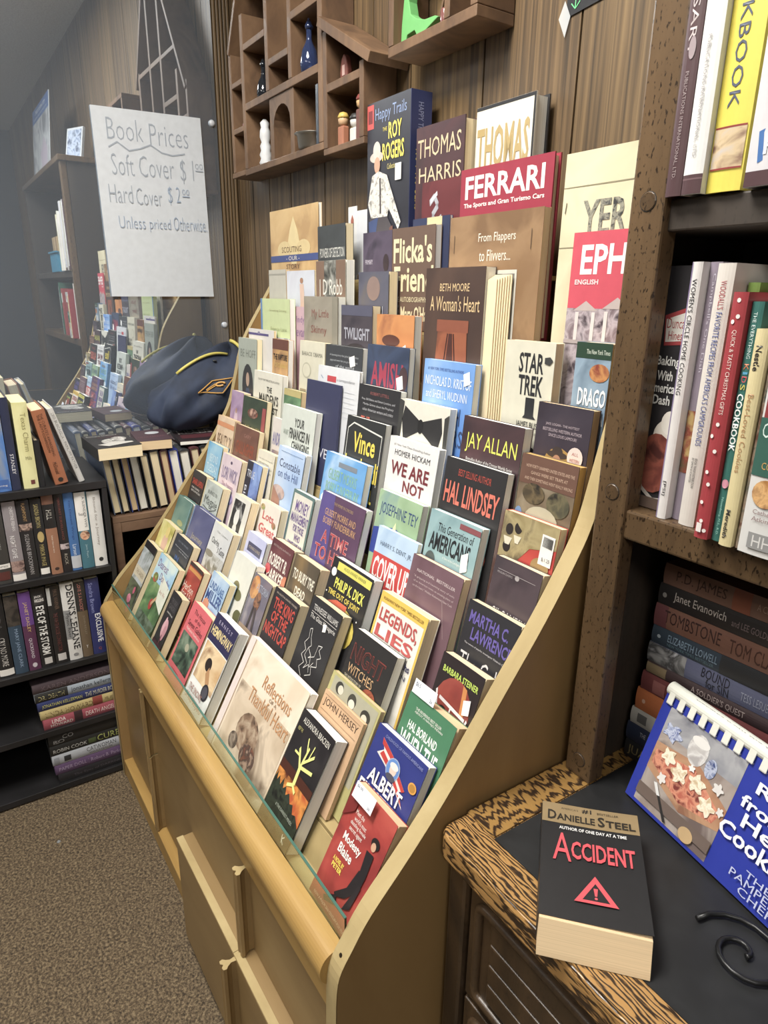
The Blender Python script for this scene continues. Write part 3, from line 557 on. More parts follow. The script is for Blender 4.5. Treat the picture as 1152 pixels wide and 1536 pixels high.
K('einstein', 'royal blue paperback with red and white banner and round portrait near the right panel', .019, '2b3580', [('p', [(.16, .09), (.44, .18), (.44, .34), (.34, .31), (.14, .26), (.24, .19)], 'd8d2cc'), ('p', [(.16, .09), (.44, .18), (.44, .23), (.18, .15)], RE), ('p', [(.24, .20), (.44, .27), (.44, .32), (.2, .25)], RE), ('p', [(.56, .25), (.80, .36), (.72, .40), (.86, .52), (.54, .38)], 'd8d2cc'), ('p', [(.56, .25), (.80, .36), (.76, .39), (.56, .30)], RE), ('p', [(.56, .33), (.74, .42), (.84, .50), (.54, .37)], RE), ('e', .50, .28, .13, .11, '9aa8c4'), ('e', .50, .28, .115, .10, '5a86c8'), ('e', .51, .28, .065, .065, 'd8c0b0'), ('e', .51, .245, .08, .035, 'd6d4d2'), ('e', .51, .36, .09, .035, '4a4a5a'), ('e', .90, .27, .075, .052, 'd8982c'), ('e', .90, .27, .055, .038, 'b07a1e'), ('t', 'CHILDHOOD OF FAMOUS AMERICANS', .2, .04, .95, .07, '8a92c0'), ('b', 'ALBERT', .16, .40, .82, .55, 'f2eee6'), ('b', 'EINSTEIN', .06, .57, .92, .72, 'f2eee6'), ('t', 'YOUNG THINKER', .1, .78, .8, .83, 'c8c8d8')], 'w', .003)
# -- third row
K('green', 'teal green hardcover with gilt line at left end of the third row', .019, ('4e7670', '6a8e84', '7c9a8c', 9), [('l', [(.96, 0), (.96, 1)], .02, '88b0c8'), ('e', .6, .42, .2, .05, '9aa070'), ('r', 0, .5, 1, 1, '5a7c6c')], 'w', 0, True)
K('blue', 'slate violet hardcover with faint gilt script beside the teal one', .019, ('4c5078', '5c6088', '6e7090', 9), [('l', [(.03, 0), (.03, 1)], .02, '7aa0c8'), ('t', 'Journey', .25, .40, .8, .52, 'b0a890')], 'w', 0, True)
K('charley', 'pale grey paperback with thin black handwriting script and misty reeds', .02, ('bfc3c8', 'd2d3d2', 'c6c8c6', 6), [('t', 'Charley', .12, .22, .50, .34, '3a3a40'), ("t", "'s Gone", .5, .28, .9, .40, '3a3a40'), ('t', 'Clair Cameron', .25, .10, .85, .13, 'a8a8a8'), ('r', 0, .44, 1, .75, ('9a988e', 'c2c2be', '7c7868', 30)), ('e', .2, .48, .2, .05, '8a8474'), ('r', 0, .75, 1, 1, 'b8b4a8')])
K('whitegreen', 'off-white paperback with olive green clover shape behind the blue author-name book', .020, 'd8d8cc', [('e', .45, .50, .14, .09, '7a7448'), ('e', .25, .58, .18, .08, '6a6a40'), ('e', .62, .60, .18, .09, '6a6a40'), ('e', .9, .9, .2, .12, '5a5c36')], 'w')
K('astoria', 'fantasy paperback with orange and violet warrior scene in the third row', .02, ('8a7a80', '6c6878', 'b0a8a8', 12), [('e', .2, .22, .22, .2, ('c87a3a', 'd8a060', '8a4a3a', 30)), ('t', 'ASTORIA', .28, .12, .95, .24, 'a8b0c0'), ('e', .52, .40, .16, .16, ('5a3c34', 'a07050', '3c3438', 50)), ('l', [(.45, .5), (.4, .9)], .1, '3c3638'), ('l', [(.55, .5), (.7, .9)], .1, '4a4244'), ('r', 0, .88, 1, 1, 'a89078')])
K('king', 'black paperback with tall block title in orange-red over five lines', .02, '2e2a2e', [('b', 'THE KING', .12, .13, .94, .31, 'c8483a'), ('b', 'OF THE', .18, .33, .82, .50, 'c8483a'), ('b', 'NIGHTCAP', .05, .53, .95, .72, 'c8483a'), ('t', 'AN AGATHA AWARD WINNER', .1, .05, .95, .08, 'b8a898'), ('r', 0, .9, .5, 1, '6a7a74')])
K('glass', 'black paperback with white line-drawn figures and a small price sticker', .021, '2b2a2d', [('t', 'TENNESSEE WILLIAMS', .12, .08, .94, .145, 'd0ccc6'), ('l', [(.1, .17), (.95, .17)], .005, 'c0bcb6'), ('t', 'The Glass Menagerie', .10, .19, .95, .26, 'd8d4ce'), ('l', [(.24, .36), (.3, .34), (.34, .44), (.42, .52), (.36, .56), (.5, .62), (.44, .66), (.6, .60), (.62, .46), (.74, .44), (.68, .50), (.8, .56), (.7, .60), (.76, .68), (.6, .72), (.66, .8), (.5, .86)], .007, 'd8d4ce'), ('l', [(.24, .36), (.28, .46), (.2, .54), (.3, .60), (.22, .68), (.36, .74), (.26, .82), (.4, .9)], .007, 'd8d4ce'), ('l', [(.36, .56), (.32, .66), (.46, .72), (.40, .8), (.52, .72), (.58, .80)], .007, 'd8d4ce'), ('l', [(.5, .62), (.56, .74), (.64, .66)], .007, 'd8d4ce')] + sticker(.56, .22, .10, .06), 'c', .006)
K('night', 'black paperback with outlined dark red title above an aviator in goggles', .021, '2a2828', [('b', 'NIGHT', .08, .14, .86, .33, '8a3c34'), ('t', 'NIGHT', .09, .15, .85, .32, '3a2624'), ('t', 'WITCHES', .10, .36, .72, .46, 'c8a070'), ('t', 'THE UNTOLD STORY OF', .08, .49, .5, .52, 'd0c8b0'), ('t', 'SOVIET WOMEN', .08, .53, .5, .56, 'd0c8b0'), ('t', 'BRUCE MYLES', .1, .58, .5, .64, '9a3c30'), ('e', .72, .62, .2, .16, ('7c3826', '9c4c30', '5c2a20', 30)), ('e', .74, .73, .14, .12, 'd6a27a'), ('e', .72, .60, .13, .07, 'b8804a'), ('e', .72, .60, .09, .045, '6c4028')] , 'w', .006)
K('when', 'green covered paperback with bowed cover and white title beside a price slip', .022, '3f7a56', [('t', 'THE REVEREND BEST SELLER', .2, .11, .75, .14, WH), ('t', 'ABOUT A NAVAJO INDIAN', .2, .15, .8, .18, WH), ('b', 'HAL BORLAND', .16, .27, .78, .37, 'e6eee6'), ('b', 'WHEN THE', .08, .40, .88, .60, 'e6eee6'), ('b', 'LEGENDS DIE', .08, .64, .88, .80, 'e6eee6')], 't', .012)
# -- fourth row
K('lapena', 'black paperback with red author name and red dot in the fourth row', .019, '2f2c30', [('b', 'SHARI LAPENA', .10, .13, .95, .23, 'c84a3a'), ('t', 'THE COUPLE', .12, .27, .75, .30, WH), ('t', 'NEXT DOOR WAS GREAT', .15, .32, .9, .35, WH), ('e', .8, .55, .14, .07, 'c8483c')], 'c')
K('misty', 'grey-green misty paperback with swirling dark script title in the fourth row', .020, ('a8b0ac', 'bcc4be', '98a09c', 8), [('t', 'BURIED IN', .2, .14, .8, .20, '5a605c'), ('t', 'Magpie', .10, .24, .92, .42, '4c5250'), ('l', [(.1, .42), (.5, .46), (.9, .38)], .012, '5a605c')], 'c')
K('bw', 'cream paperback with a black and white speckled photo panel', .021, 'dad8ce', [('r', .08, .07, .72, .78, ('2a2a2c', '3a3a3c', 'c8c8c4', 34)), ('e', .4, .32, .14, .12, 'd8d8d4'), ('e', .42, .5, .12, .10, 'cfcfca')], 'c')
K('lavender', 'lavender and white paperback with narrow black title label', .021, ('a8aed8', 'c2c4e2', 'b4b8dc', 8), [('r', .14, .18, .86, .36, '4a4a68'), ('t', 'MORNING SUNRISE', .2, .24, .8, .30, 'b8a890'), ('r', 0, .62, 1, 1, 'd4c0d0')], 'w')
K('parker', 'maroon paperback with tall white condensed author name', .021, ('5c2c34', '6c3a40', '7a4a4c', 10), [('t', 'BESTSELLING AUTHOR OF', .1, .08, .9, .11, 'b8a8a0'), ('b', 'ROBERT B.', .06, .22, .88, .42, 'e6dcd0'), ('b', 'PARKER', .12, .46, .90, .66, 'e6dcd0'), ('e', .1, .5, .12, .08, 'c84a50'), ('e', .95, .55, .14, .12, 'c87a5a')])
K('bury', 'brown-grey paperback with pale capital title on three lines, thick cream edges', .021, ('4a4236', '5c5040', '9a7c4a', 5), [('b', 'TO BURY THE', .08, .20, .94, .36, 'e6dfcc'), ('b', 'DEAD', .30, .44, .72, .58, 'e6dfcc')])
K('dick', 'black paperback with yellow author lettering over a yellow planet', .021, '262528', [('r', .14, .03, .98, .12, 'd8d048'), ('t', 'HUGO AWARD WINNER', .3, .055, .85, .09, '3a3a2a'), ('b', 'PHILIP K. DICK', .18, .20, .92, .32, 'e8e448'), ('b', 'TIME OUT OF JOINT', .08, .35, .88, .43, 'd8c23c'), ('e', .55, .68, .36, .22, ('b8a030', 'e0cc4a', '8a7a28', 22)), ('l', [(.05, .66), (.14, .52), (.34, .46), (.6, .46)], .05, 'c8583c'), ('e', .1, .16, .06, .05, WH), ('e', .3, .6, .16, .1, '4a4a48'), ('e', .9, .5, .012, .01, WH), ('e', .05, .4, .012, .01, WH)], 'w')
K('legends', 'white and yellow paperback with large red slab title words', .022, 'dedad0', [('r', 0, 0, 1, .12, 'e2b838'), ('r', 0, 0, .04, 1, 'e2b838'), ('r', .96, 0, 1, 1, 'e2b838'), ('t', 'RUNAWAY NEW YORK TIMES BESTSELLER', .07, .05, .93, .085, '5a3a1c'), ('b', 'LEGENDS,', .08, .17, .90, .34, 'b84a48'), ('b', 'LIES', .08, .36, .88, .50, 'b84a48'), ('t', '&', .4, .51, .5, .545, '3a3a6a'), ('b', 'Cherished Myths', .07, .56, .93, .66, '34345c'), ('t', 'OF AMERICAN', .1, .69, .9, .74, '34345c'), ('b', 'HISTORY', .2, .78, .8, .88, '2a2a2e')])
K('steiner', 'paperback with a red football helmet and green-yellow name by the right panel', .018, '2a2022', [('e', .5, .5, .42, .32, ('6e2a26', '8c3830', 'a04a3c', 10)), ('e', .48, .36, .12, .08, 'c8c4d0'), ('p', [(.62, .2), (.72, .22), (.8, .5), (.7, .5)], 'c8803c'), ('b', 'BARBARA STEINER', .10, .12, .94, .19, 'b8d048'), ('l', [(.1, .4), (.2, .6), (.5, .74), (.8, .72), (.9, .5)], .035, 'd8d4d6'), ('l', [(.2, .46), (.85, .52)], .03, 'd8d4d6'), ('l', [(.5, .5), (.48, .95)], .03, 'd8d4d6'), ('e', .33, .56, .08, .035, '201a1a'), ('e', .66, .60, .08, .035, '201a1a'), ('r', 0, .85, 1, 1, '5c2a22')] + sticker(.72, .33, .15, .11), 'c', .007)
# -- fifth row
K('beyondtues', 'sky blue paperback with pale title words over orange flowers', .020, ('5ea6d0', '86bede', 'a8d0e2', 7), [('t', 'BEYOND', .25, .17, .82, .29, 'd6e8f0'), ('t', 'TUESDAY', .12, .32, .9, .44, 'd6e8f0'), ('t', 'MORNING', .2, .46, .88, .58, 'd6e8f0'), ('e', .1, .74, .2, .07, 'd89a6a'), ('l', [(.6, .62), (.7, .70)], .01, '3a5a8a')])
K('wick', 'pale pink paperback with violet capital title and flowers', .020, ('cdb6c4', 'dccad2', 'c8b0bc', 6), [('e', .5, .10, .05, .025, '5a4a6a'), ('b', 'LORI WICK', .12, .18, .90, .38, '8a7ca0'), ('t', 'The Princess', .2, .42, .8, .48, 'a0708a'), ('e', .3, .58, .18, .09, ('b08a6a', '8a9a7a', 'd0b8a0', 50)), ('e', .7, .62, .2, .09, ('8a7ab8', 'b0a0d0', '7a80b0', 40))])
K('true', 'blue and black paperback with ice mountain picture and doubled page edges', .021, ('3c4668', '5a74b8', '8aa8e0', 14), [('r', 0, 0, .38, 1, '2c2c3c'), ('t', 'TRUE', .08, .12, .6, .22, 'd0d4e0'), ('T', 'BLUE', .08, .34, .22, .72, 'c8ccd8'), ('e', .7, .6, .22, .14, ('6a8ad0', 'b8d0f0', '4a68b0', 40))])
K('goodgreat', 'small cream paperback with red script title and flower corners', .021, 'e2d8cc', [('b', 'Lots', .2, .18, .75, .34, 'c85a5a'), ('b', 'Great', .12, .42, .9, .60, 'c85a5a'), ('b', 'Things', .2, .66, .88, .84, 'c85a5a'), ('e', .15, .12, .10, .06, ('8a9a5a', 'c8a070', '6a7a48', 60)), ('e', .8, .35, .10, .06, ('8a7a5a', 'c87a60', '6a7a48', 60)), ('e', .75, .9, .1, .06, 'c8a83c')])
K('money', 'cream paperback with teal border and tall condensed violet title', .021, '5c7876', [('r', .07, .04, .93, 1, 'd6d2c6'), ('b', 'MONEY', .22, .11, .84, .26, '6c5490'), ('b', 'MANAGEMENT', .12, .28, .92, .40, '6c5490'), ('b', 'FOR THOSE', .3, .42, .8, .51, '6c5490'), ('b', 'WHO', .42, .53, .72, .62, '6c5490'), ('b', 'DONT HAVE ANY', .2, .64, .88, .74, '6c5490')], 'w')
K('time', 'large purple and plum paperback with gold names and red outlined title', .020, '5c3f5c', [('p', [(0, 0), (.3, 0), (.45, 1), (0, 1)], '5a4c8c'), ('t', 'TWO MONEY IN CONCORD', .3, .07, .75, .10, 'b89a70'), ('t', 'GILBERT MORRIS AND', .14, .16, .86, .23, 'd0a070'), ('t', 'BOBBY FUNDERBURK', .14, .25, .90, .32, 'd0a070'), ('b', 'A TIME', .18, .38, .80, .52, 'd8a098'), ('t', 'A TIME', .19, .385, .79, .515, 'b83c48'), ('b', 'TO HEAL', .08, .55, .92, .70, 'd8a098'), ('t', 'TO HEAL', .09, .555, .91, .695, 'b83c48'), ('r', 0, .76, .45, 1, ('6a4a78', 'c89aa0', '5a4c8c', 60)), ('e', .8, .72, .16, .05, 'c84a3a')], 'w')
K('cover', 'blue and red paperback with huge white block title behind the plum one', .008, ('a4c0de', 'b8d0e6', '94b4d8', 6), [('t', 'HARRY S. DENT, JR.', .12, .14, .92, .20, '3a4a6a'), ('r', 0, .27, 1, .60, 'c83c38'), ('b', 'COVER UP', .05, .30, .97, .56, 'ece6e2')], 'w', .001)
K('brown', 'mauve-brown paperback with rows of tiny pale review text', .020, ('6a4c54', '745660', '5c3e46', 6), [('t', 'NATIONAL  BESTSELLER', .14, .12, .90, .15, 'd8c8c6'), ('t', '"A gripping and haunting story of exile', .10, .19, .92, .215, 'c8b4b4'), ('t', 'of an American town, an amazing place of', .12, .235, .92, .26, 'c8b4b4'), ('t', 'on the heart." Weldon Robertson, New York', .12, .28, .92, .305, 'c8b4b4'), ('r', 0, .62, .4, 1, ('4a2c24', '8a5a3a', '3a2422', 20)), ('l', [(.72, .28), (.9, .62)], .004, 'b8a4a4')])
K('cold', 'black paperback with violet author name and thin white title by the right panel', .018, '2c2b30', [('b', 'MARTHA C.', .08, .09, .84, .22, '6a5ca8'), ('b', 'LAWRENCE', .18, .25, .96, .38, '6a5ca8'), ('t', 'The return of psychic investigator Elizabeth Chase', .1, .42, .94, .445, 'c8c4c8'), ('t', 'The Cold', .08, .52, .92, .72, 'd8d4d4'), ('t', 'Heart', .3, .76, .8, .9, 'd8d4d4')])
# -- sixth row
K('beauty', 'tan paperback with orange band and spindly dark lettering', .020, ('d8b894', 'e2c8a8', 'ccaa86', 7), [('r', 0, .08, 1, .15, 'd89060'), ('t', 'BEAUTY 20', .12, .26, .94, .46, '6a5038'), ('t', 'BURNING', .12, .52, .9, .64, '6a5038')], 't')
K('gallagher', 'brown paperback with rust red lettering above pale mountains', .021, ('6c4438', '7c5242', '5c3a34', 10), [('t', 'GARY', .4, .10, .7, .15, 'a8786a'), ('b', 'GALLAGHER', .12, .22, .90, .40, '9a4c34'), ('p', [(0, .6), (.35, .5), (.6, .62), (1, .56), (1, .9), (0, .9)], 'a4a4b0'), ('e', .45, .68, .06, .1, 'c89a80'), ('e', .62, .72, .05, .1, 'c0907a')])
K('smallwhite', 'cream paperback with lines of grey print on the back of its cover', .021, 'd8d2c0', [('t', 'the story of a long life', .1, .12, .9, .15, '8a8a80'), ('t', 'told with heart', .1, .18, .7, .21, '8a8a80'), ('r', .1, .25, .9, .27, 'b0b0a0'), ('r', .1, .31, .9, .33, 'b0b0a0')])
K('constable', 'pale blue paperback with slender serif title over a cliff edge', .021, ('96b8e6', 'b4ccec', 'c8d8ee', 6), [('t', 'Constable', .10, .16, .90, .27, '34406c'), ('t', 'on the Hill', .10, .30, .86, .41, '5068a0'), ('l', [(.1, .06), (.95, .06)], .004, '6080b0'), ('e', .2, .62, .26, .1, ('b89a94', 'd0b8b0', '9a8a90', 30)), ('p', [(0, .55), (.3, .7), (.5, 1), (0, 1)], 'a87a68')], 'w')
K('tey', 'green-gold paperback with thin blue author lettering and violet road', .020, ('7a9a70', '9ab890', '6a8ca0', 6), [('t', 'JOSEPHINE TEY', .08, .12, .95, .28, '3c5480'), ('p', [(0, .42), (.5, .34), (1, .46), (1, .7), (0, .7)], '34489c'), ('p', [(.42, .40), (.5, .28), (.54, .40)], 'd8dca0'), ('e', .75, .42, .16, .05, 'b8b85a')], 'w')
K('silence', 'bright blue sky paperback with green-yellow names and red title', .020, ('3c80c8', '64a4dc', 'c0d8ec', 6), [('r', .35, .07, .80, .12, '7a8490'), ('t', 'GILBERT MORRIS', .14, .16, .84, .27, '88b890'), ('t', 'BOBBY FUNDERBURK', .12, .30, .94, .41, '88b890'), ('b', 'A SILENCE', .10, .46, .96, .62, 'c86a78'), ('b', 'IN HEAVEN', .1, .66, .9, .8, 'c86a78'), ('e', .2, .5, .16, .08, 'd8e4ee')], 'w')
K('americans', 'dusty teal paperback with bold black title and a drawn old man and bonnet', .020, ('7fa2a8', '8fb0b4', '74969c', 7), [('t', 'This Generation of', .20, .10, .90, .18, '26282c'), ('b', 'AMERICANS', .08, .20, .88, .37, '26282c'), ('r', .6, .03, 1, .08, '8a4a50'), ('t', 'A Story of the Civil Rights Movement', .4, .39, .9, .42, 'e0e4e0'), ('e', .16, .48, .10, .09, '4c5858'), ('p', [(.05, .55), (.25, .5), (.3, .8), (0, .8)], '46585c'), ('e', .52, .62, .22, .14, '3a4448'), ('e', .48, .64, .14, .10, 'b09a78')] + sticker(.74, .3, .12, .12), 'w')
K('gilg', 'dark plum mass-market paperback with small white arched title', .019, ('443a40', '504248', '3a3036', 9), [('l', [(.1, .12), (.9, .12)], .003, 'b0a8a8'), ('t', 'PENGUIN CLASSICS', .1, .14, .42, .16, 'b0a8a8'), ('e', .52, .14, .045, .026, 'a8a0a0'), ('t', 'GILGAMESH', .14, .50, .88, .62, 'e6e0da'), ('t', 'A VERSE NARRATIVE BY HERBERT MASON', .12, .64, .88, .68, 'c0b4b0'), ('t', 'WITH AN AFTERWORD', .3, .70, .85, .735, 'b08a8a'), ('r', .1, .88, 1, 1, '9a6a58')])
# -- seventh row
K('purple', 'pale violet paperback with a small praying figure, left end of seventh row', .020, ('9a7ca0', 'b094b4', '8a6c94', 8), [('e', .5, .4, .14, .14, 'cdb8c8'), ('e', .5, .28, .07, .04, 'b08a70')])
K('beloved', 'dark green paperback with gold title and red roses', .021, ('2f3c30', '3c4a38', '2a3430', 10), [('e', .45, .22, .22, .07, ('a05a4a', '5c3a34', 'c8a08a', 50)), ('r', .85, .1, 1, .6, 'a04a4a'), ('t', 'BELOVED', .18, .40, .84, .58, '8a8a4c')])
K('andre', 'cream paperback with violet tall lettering half hidden by the finances book', .008, 'd8cfc8', [('b', 'ANDRE', .08, .22, .96, .42, '7a78a8'), ('r', .1, .5, .9, .8, ('c09a70', '8a7a88', 'd8b890', 20))], 'w', .001)
K('finances', 'tall pale grey-green paperback with condensed black title standing proud of its row', .021, 'c9cfc6', [('b', 'YOUR', .40, .13, .70, .24, '3a3c3a'), ('b', 'FINANCES IN', .28, .26, .88, .39, '3a3c3a'), ('b', 'CHANGING', .38, .41, .90, .51, '3a3c3a'), ('b', 'TIMES', .52, .53, .90, .64, '3a3c3a'), ('t', 'LARRY BURKETT', .1, .3, .25, .36, '7a8a7c'), ('r', 0, .70, 1, 1, ('5c7c68', '7c9c86', '4a6a58', 20))], 'w', .006)
K('vince', 'black paperback with big yellow two-word title inside a white line frame', .021, '2b2d2e', [('l', [(.06, .12), (.2, .06), (.95, .12), (.95, .6)], .012, 'd8d8d0'), ('l', [(.06, .12), (.06, .6)], .012, 'd8d8d0'), ('b', 'Vince', .24, .14, .82, .34, 'e4cc30'), ('b', 'Lombardi', .08, .38, .96, .58, 'e4cc30'), ('b', 'ON FOOTBALL', .12, .64, .9, .78, 'e4cc30')], 'w')
K('afraid', 'white paperback with dark red capital title on five lines', .021, 'dcdad8', [('t', '#1 New York Times Bestselling Author', .10, .06, .84, .09, '8a8a8a'), ('t', 'HOMER HICKAM', .14, .12, .86, .18, '3a3a40'), ('b', 'WE ARE', .10, .24, .88, .38, '7a2c34'), ('b', 'NOT', .40, .41, .82, .53, '7a2c34'), ('b', 'AFRAID', .08, .56, .94, .72, '7a2c34'), ('t', 'Strength and Courage', .2, .78, .8, .83, '5a5a60')], 'w')
K('hal', 'black paperback with large salmon-red author name', .021, '2b292b', [('t', 'BEST SELLING AUTHOR', .24, .08, .78, .14, 'b84a3c'), ('b', 'HAL LINDSEY', .05, .20, .95, .40, 'd8705c'), ('e', .42, .62, .12, .12, 'dca89a'), ('t', 'The', .38, .54, .56, .62, '4a2c2c'), ('b', 'ROAD TO', .3, .70, .9, .82, 'd8705c')], 'w')
K('red', 'red mass-market paperback with four military portraits and a barcode sticker', .019, 'b83c34', [('p', [(0, 0), (1, 0), (1, .22), (.55, .30), (.2, .62), (0, .78)], ('8a7a4c', 'a8986a', '6a5c40', 26)), ('e', .14, .18, .07, .06, '2e2624'), ('e', .30, .14, .07, .06, '2e2624'), ('e', .50, .10, .07, .06, '2e2624'), ('e', .14, .36, .07, .06, '2e2624'), ('p', [(.06, .26), (.22, .26), (.18, .34), (.1, .34)], 'd8d0b8'), ('p', [(.24, .22), (.38, .22), (.34, .30), (.28, .30)], 'd8d0b8'), ('e', .78, .44, .16, .10, '9a7c4a'), ('b', 'MOVEMENT B.', .24, .60, .92, .74, 'c88a3c')] + [('r', .74, .10, .96, .40, 'e6e2dc')] + [('r', .77 + i*.022, .12, .782 + i*.022, .22, '2a2a2a') for i in range(8)] + [('t', '$ 1.25', .80, .32, .94, .36, '2a2a2a')])
# -- eighth row
K('maiden', 'cream paperback with condensed black two-line title', .021, 'd8d4c4', [('t', 'THE NEW YORK TIMES BESTSELLING AUTHOR', .15, .10, .9, .13, '7a7870'), ('b', 'THE', .48, .20, .66, .28, '34342f'), ('b', "MAIDEN'S", .22, .30, .90, .44, '34342f'), ('b', 'BEQUEST', .22, .47, .90, .58, '34342f')], 'w')
K('greensm', 'small green paperback with white slanted script title', .020, ('4c7050', '628a60', '3c5c42', 9), [('r', 0, 0, 1, .1, 'b8a868'), ('t', 'Van Jackson', .1, .22, .92, .36, 'e0e0d0'), ('t', 'WESTERN', .2, .42, .8, .5, 'c8b870')], 't')
K('navy', 'plain navy blue hardcover with only low white capitals', .019, '34375a', [('t', 'NEVER', .22, .78, .92, .90, 'd8d8e0')], 'c', 0, True)
K('whitesheet', 'white booklet with tiny red label on its plain cover', .006, 'd6d8dc', [('r', .24, .09, .46, .15, 'c84048'), ('t', 'a correspondence', .48, .10, .90, .14, '8a8a90'), ('l', [(.08, .1), (.14, .13)], .01, '8a9ab0')] + [('r', .08, .22 + i*.05, .92, .224 + i*.05, 'c4c8d0') for i in range(6)], 'w', .001)
K('departure', 'black paperback with small red word and large blue title', .020, '29282c', [('t', 'ROBERT LITTELL', .3, .06, .75, .09, 'a05a58'), ('t', 'Frey, Bill Blakes and Simon Lovelace, and', .1, .13, .9, .16, 'b8b8bc'), ('t', 'Martha Grimes about the Prophecy', .14, .18, .88, .21, 'b8b8bc'), ('t', 'other American writers and critics', .14, .23, .88, .26, 'b8b8bc'), ('b', 'THE', .12, .32, .34, .42, 'c85a48'), ('b', 'DEPARTURE', .06, .46, .96, .62, '4c7cc8')], 'w')
K('grooms', 'cream paperback with a giant black bow tie above its title', .020, 'd6d2c4', [('p', [(.12, .06), (.45, .18), (.45, .28), (.14, .40), (.08, .2)], '2a292b'), ('p', [(.50, .18), (.86, .10), (.90, .24), (.84, .42), (.50, .28)], '2a292b'), ('e', .47, .23, .06, .07, '1e1d1f'), ('p', [(0, 0), (.1, .02), (.06, .5), (0, .6)], '3a3a38'), ('p', [(.92, .1), (1, .06), (1, .7), (.95, .6)], '3a3a38'), ('b', 'THE', .42, .38, .60, .45, 'b05048'), ('t', "GROOM'S", .16, .48, .90, .68, '4c6060')], 'w')
K('jay', 'dark paperback with yellow author name above a red face', .020, ('3a2a30', '4a3438', '5c3c40', 8), [('t', 'JAY ALLAN', .08, .14, .93, .32, 'd8dc40'), ('t', 'Bestselling Author of the Crimson Worlds Series', .12, .36, .90, .40, 'e0dcd8'), ('e', .5, .70, .36, .22, ('9a4440', 'b86058', '7a3434', 18)), ('e', .66, .64, .08, .03, 'c8a048'), ('e', .35, .66, .08, .03, '2a1c1c')], 'w')
K('gold', 'worn paperback with golden page edges and a faded battle painting', .021, ('5c4638', '7a6a54', 'a0947c', 10), [('r', 0, 0, 1, .28, '6a4a3c'), ('t', 'HOW FORTY UNARMED UNITED STATES AND THE', .1, .09, .95, .12, 'c8a890'), ('t', 'GANGS WERE SET TRAPS AT', .2, .15, .85, .18, 'c8a890'), ('t', 'AND THEN SOMETHING WENT REALLY WRONG', .1, .21, .95, .24, 'c8a890'), ('e', .3, .36, .2, .1, ('4a4030', '6c5c40', '2e2a24', 40)), ('e', .75, .40, .2, .12, ('4a4838', '6c6448', '2e2a24', 40)), ('e', .5, .6, .3, .14, 'b0a890'), ('e', .08, .6, .07, .08, '6a8ab8')], 'g')
# -- ninth row
K('behoff', 'grey-green paperback with an oval portrait of a man in dark coat', .021, 'a5aca0', [('t', 'BE HOFF', .12, .14, .94, .24, '7c8278'), ('e', .52, .62, .30, .30, '38383a'), ('e', .52, .52, .09, .09, 'b89a84'), ('p', [(.34, .80), (.45, .63), (.6, .63), (.72, .80), (.62, .88), (.42, .88)], '3c4a64')], 'c', .002)
K('rapture', 'paperback with brown top band and yellow title over a sunset landscape', .020, ('a87a4c', 'c89a58', '6c4a3a', 8), [('r', 0, 0, 1, .14, '6c4034'), ('b', 'THE RAPTURE', .08, .20, .96, .28, '2e2622'), ('t', 'OF CANAAN', .2, .32, .9, .38, 'd8b858'), ('e', .5, .62, .3, .06, 'd8a868'), ('r', 0, .75, 1, 1, '5c3c30')], 'w')
K('obama', 'cream paperback with wide-spaced author name and faint circular emblem', .020, 'd2cdb6', [('t', 'BARACK OBAMA', .10, .13, .92, .18, '6a6a5c'), ('e', .3, .36, .18, .10, 'b8b49c'), ('e', .3, .36, .15, .08, 'd2cdb6'), ('t', 'Dreams from', .4, .46, .94, .53, '6a6458'), ('t', 'My Father', .4, .56, .94, .63, '6a6458'), ('r', .06, .6, .3, .95, '9a8a6c')])
K('darktext', 'dark grey paperback with ragged lines of pale text and a white price tag', .020, '3b3d42', [('t', 'A haunting story that grips from the first', .12, .10, .90, .13, 'b8bcc0'), ('t', 'page and never lets you go until the end', .14, .16, .88, .19, 'b8bcc0'), ('t', 'of the world', .3, .22, .8, .25, 'b8bcc0'), ('t', 'blue dusk', .4, .40, .9, .52, '4c80b8')] + sticker(.66, .12, .14, .08), 'w')
K('amish', 'blue-black paperback with large crimson title and price tag', .021, ('28344c', '3c4a68', '2c2c34', 9), [('b', 'AMISH', .12, .16, .88, .42, 'a83850'), ('b', 'ADVENTURE', .06, .50, .96, .70, 'a83850'), ('e', .9, .3, .1, .12, '4a3438')] + sticker(.74, .30, .14, .09), 'w', .007)
K('path', 'sky blue paperback with white author names and grey title letters', .020, ('4c84d4', '74a4e0', 'a4c4ec', 5), [('t', '#1 NEW YORK TIMES BESTSELLING AUTHORS', .08, .07, .80, .10, '2c4c98'), ('t', 'NICHOLAS D. KRISTOF', .05, .15, .96, .24, 'e4ecf6'), ('t', 'and SHERYL WUDUNN', .08, .28, .90, .36, 'e4ecf6'), ('t', 'A PATH', .18, .42, .80, .58, '3c4c74'), ('t', 'APPEARS', .12, .62, .88, .78, '3c4c74')] + sticker(.80, .10, .11, .08), 'w')
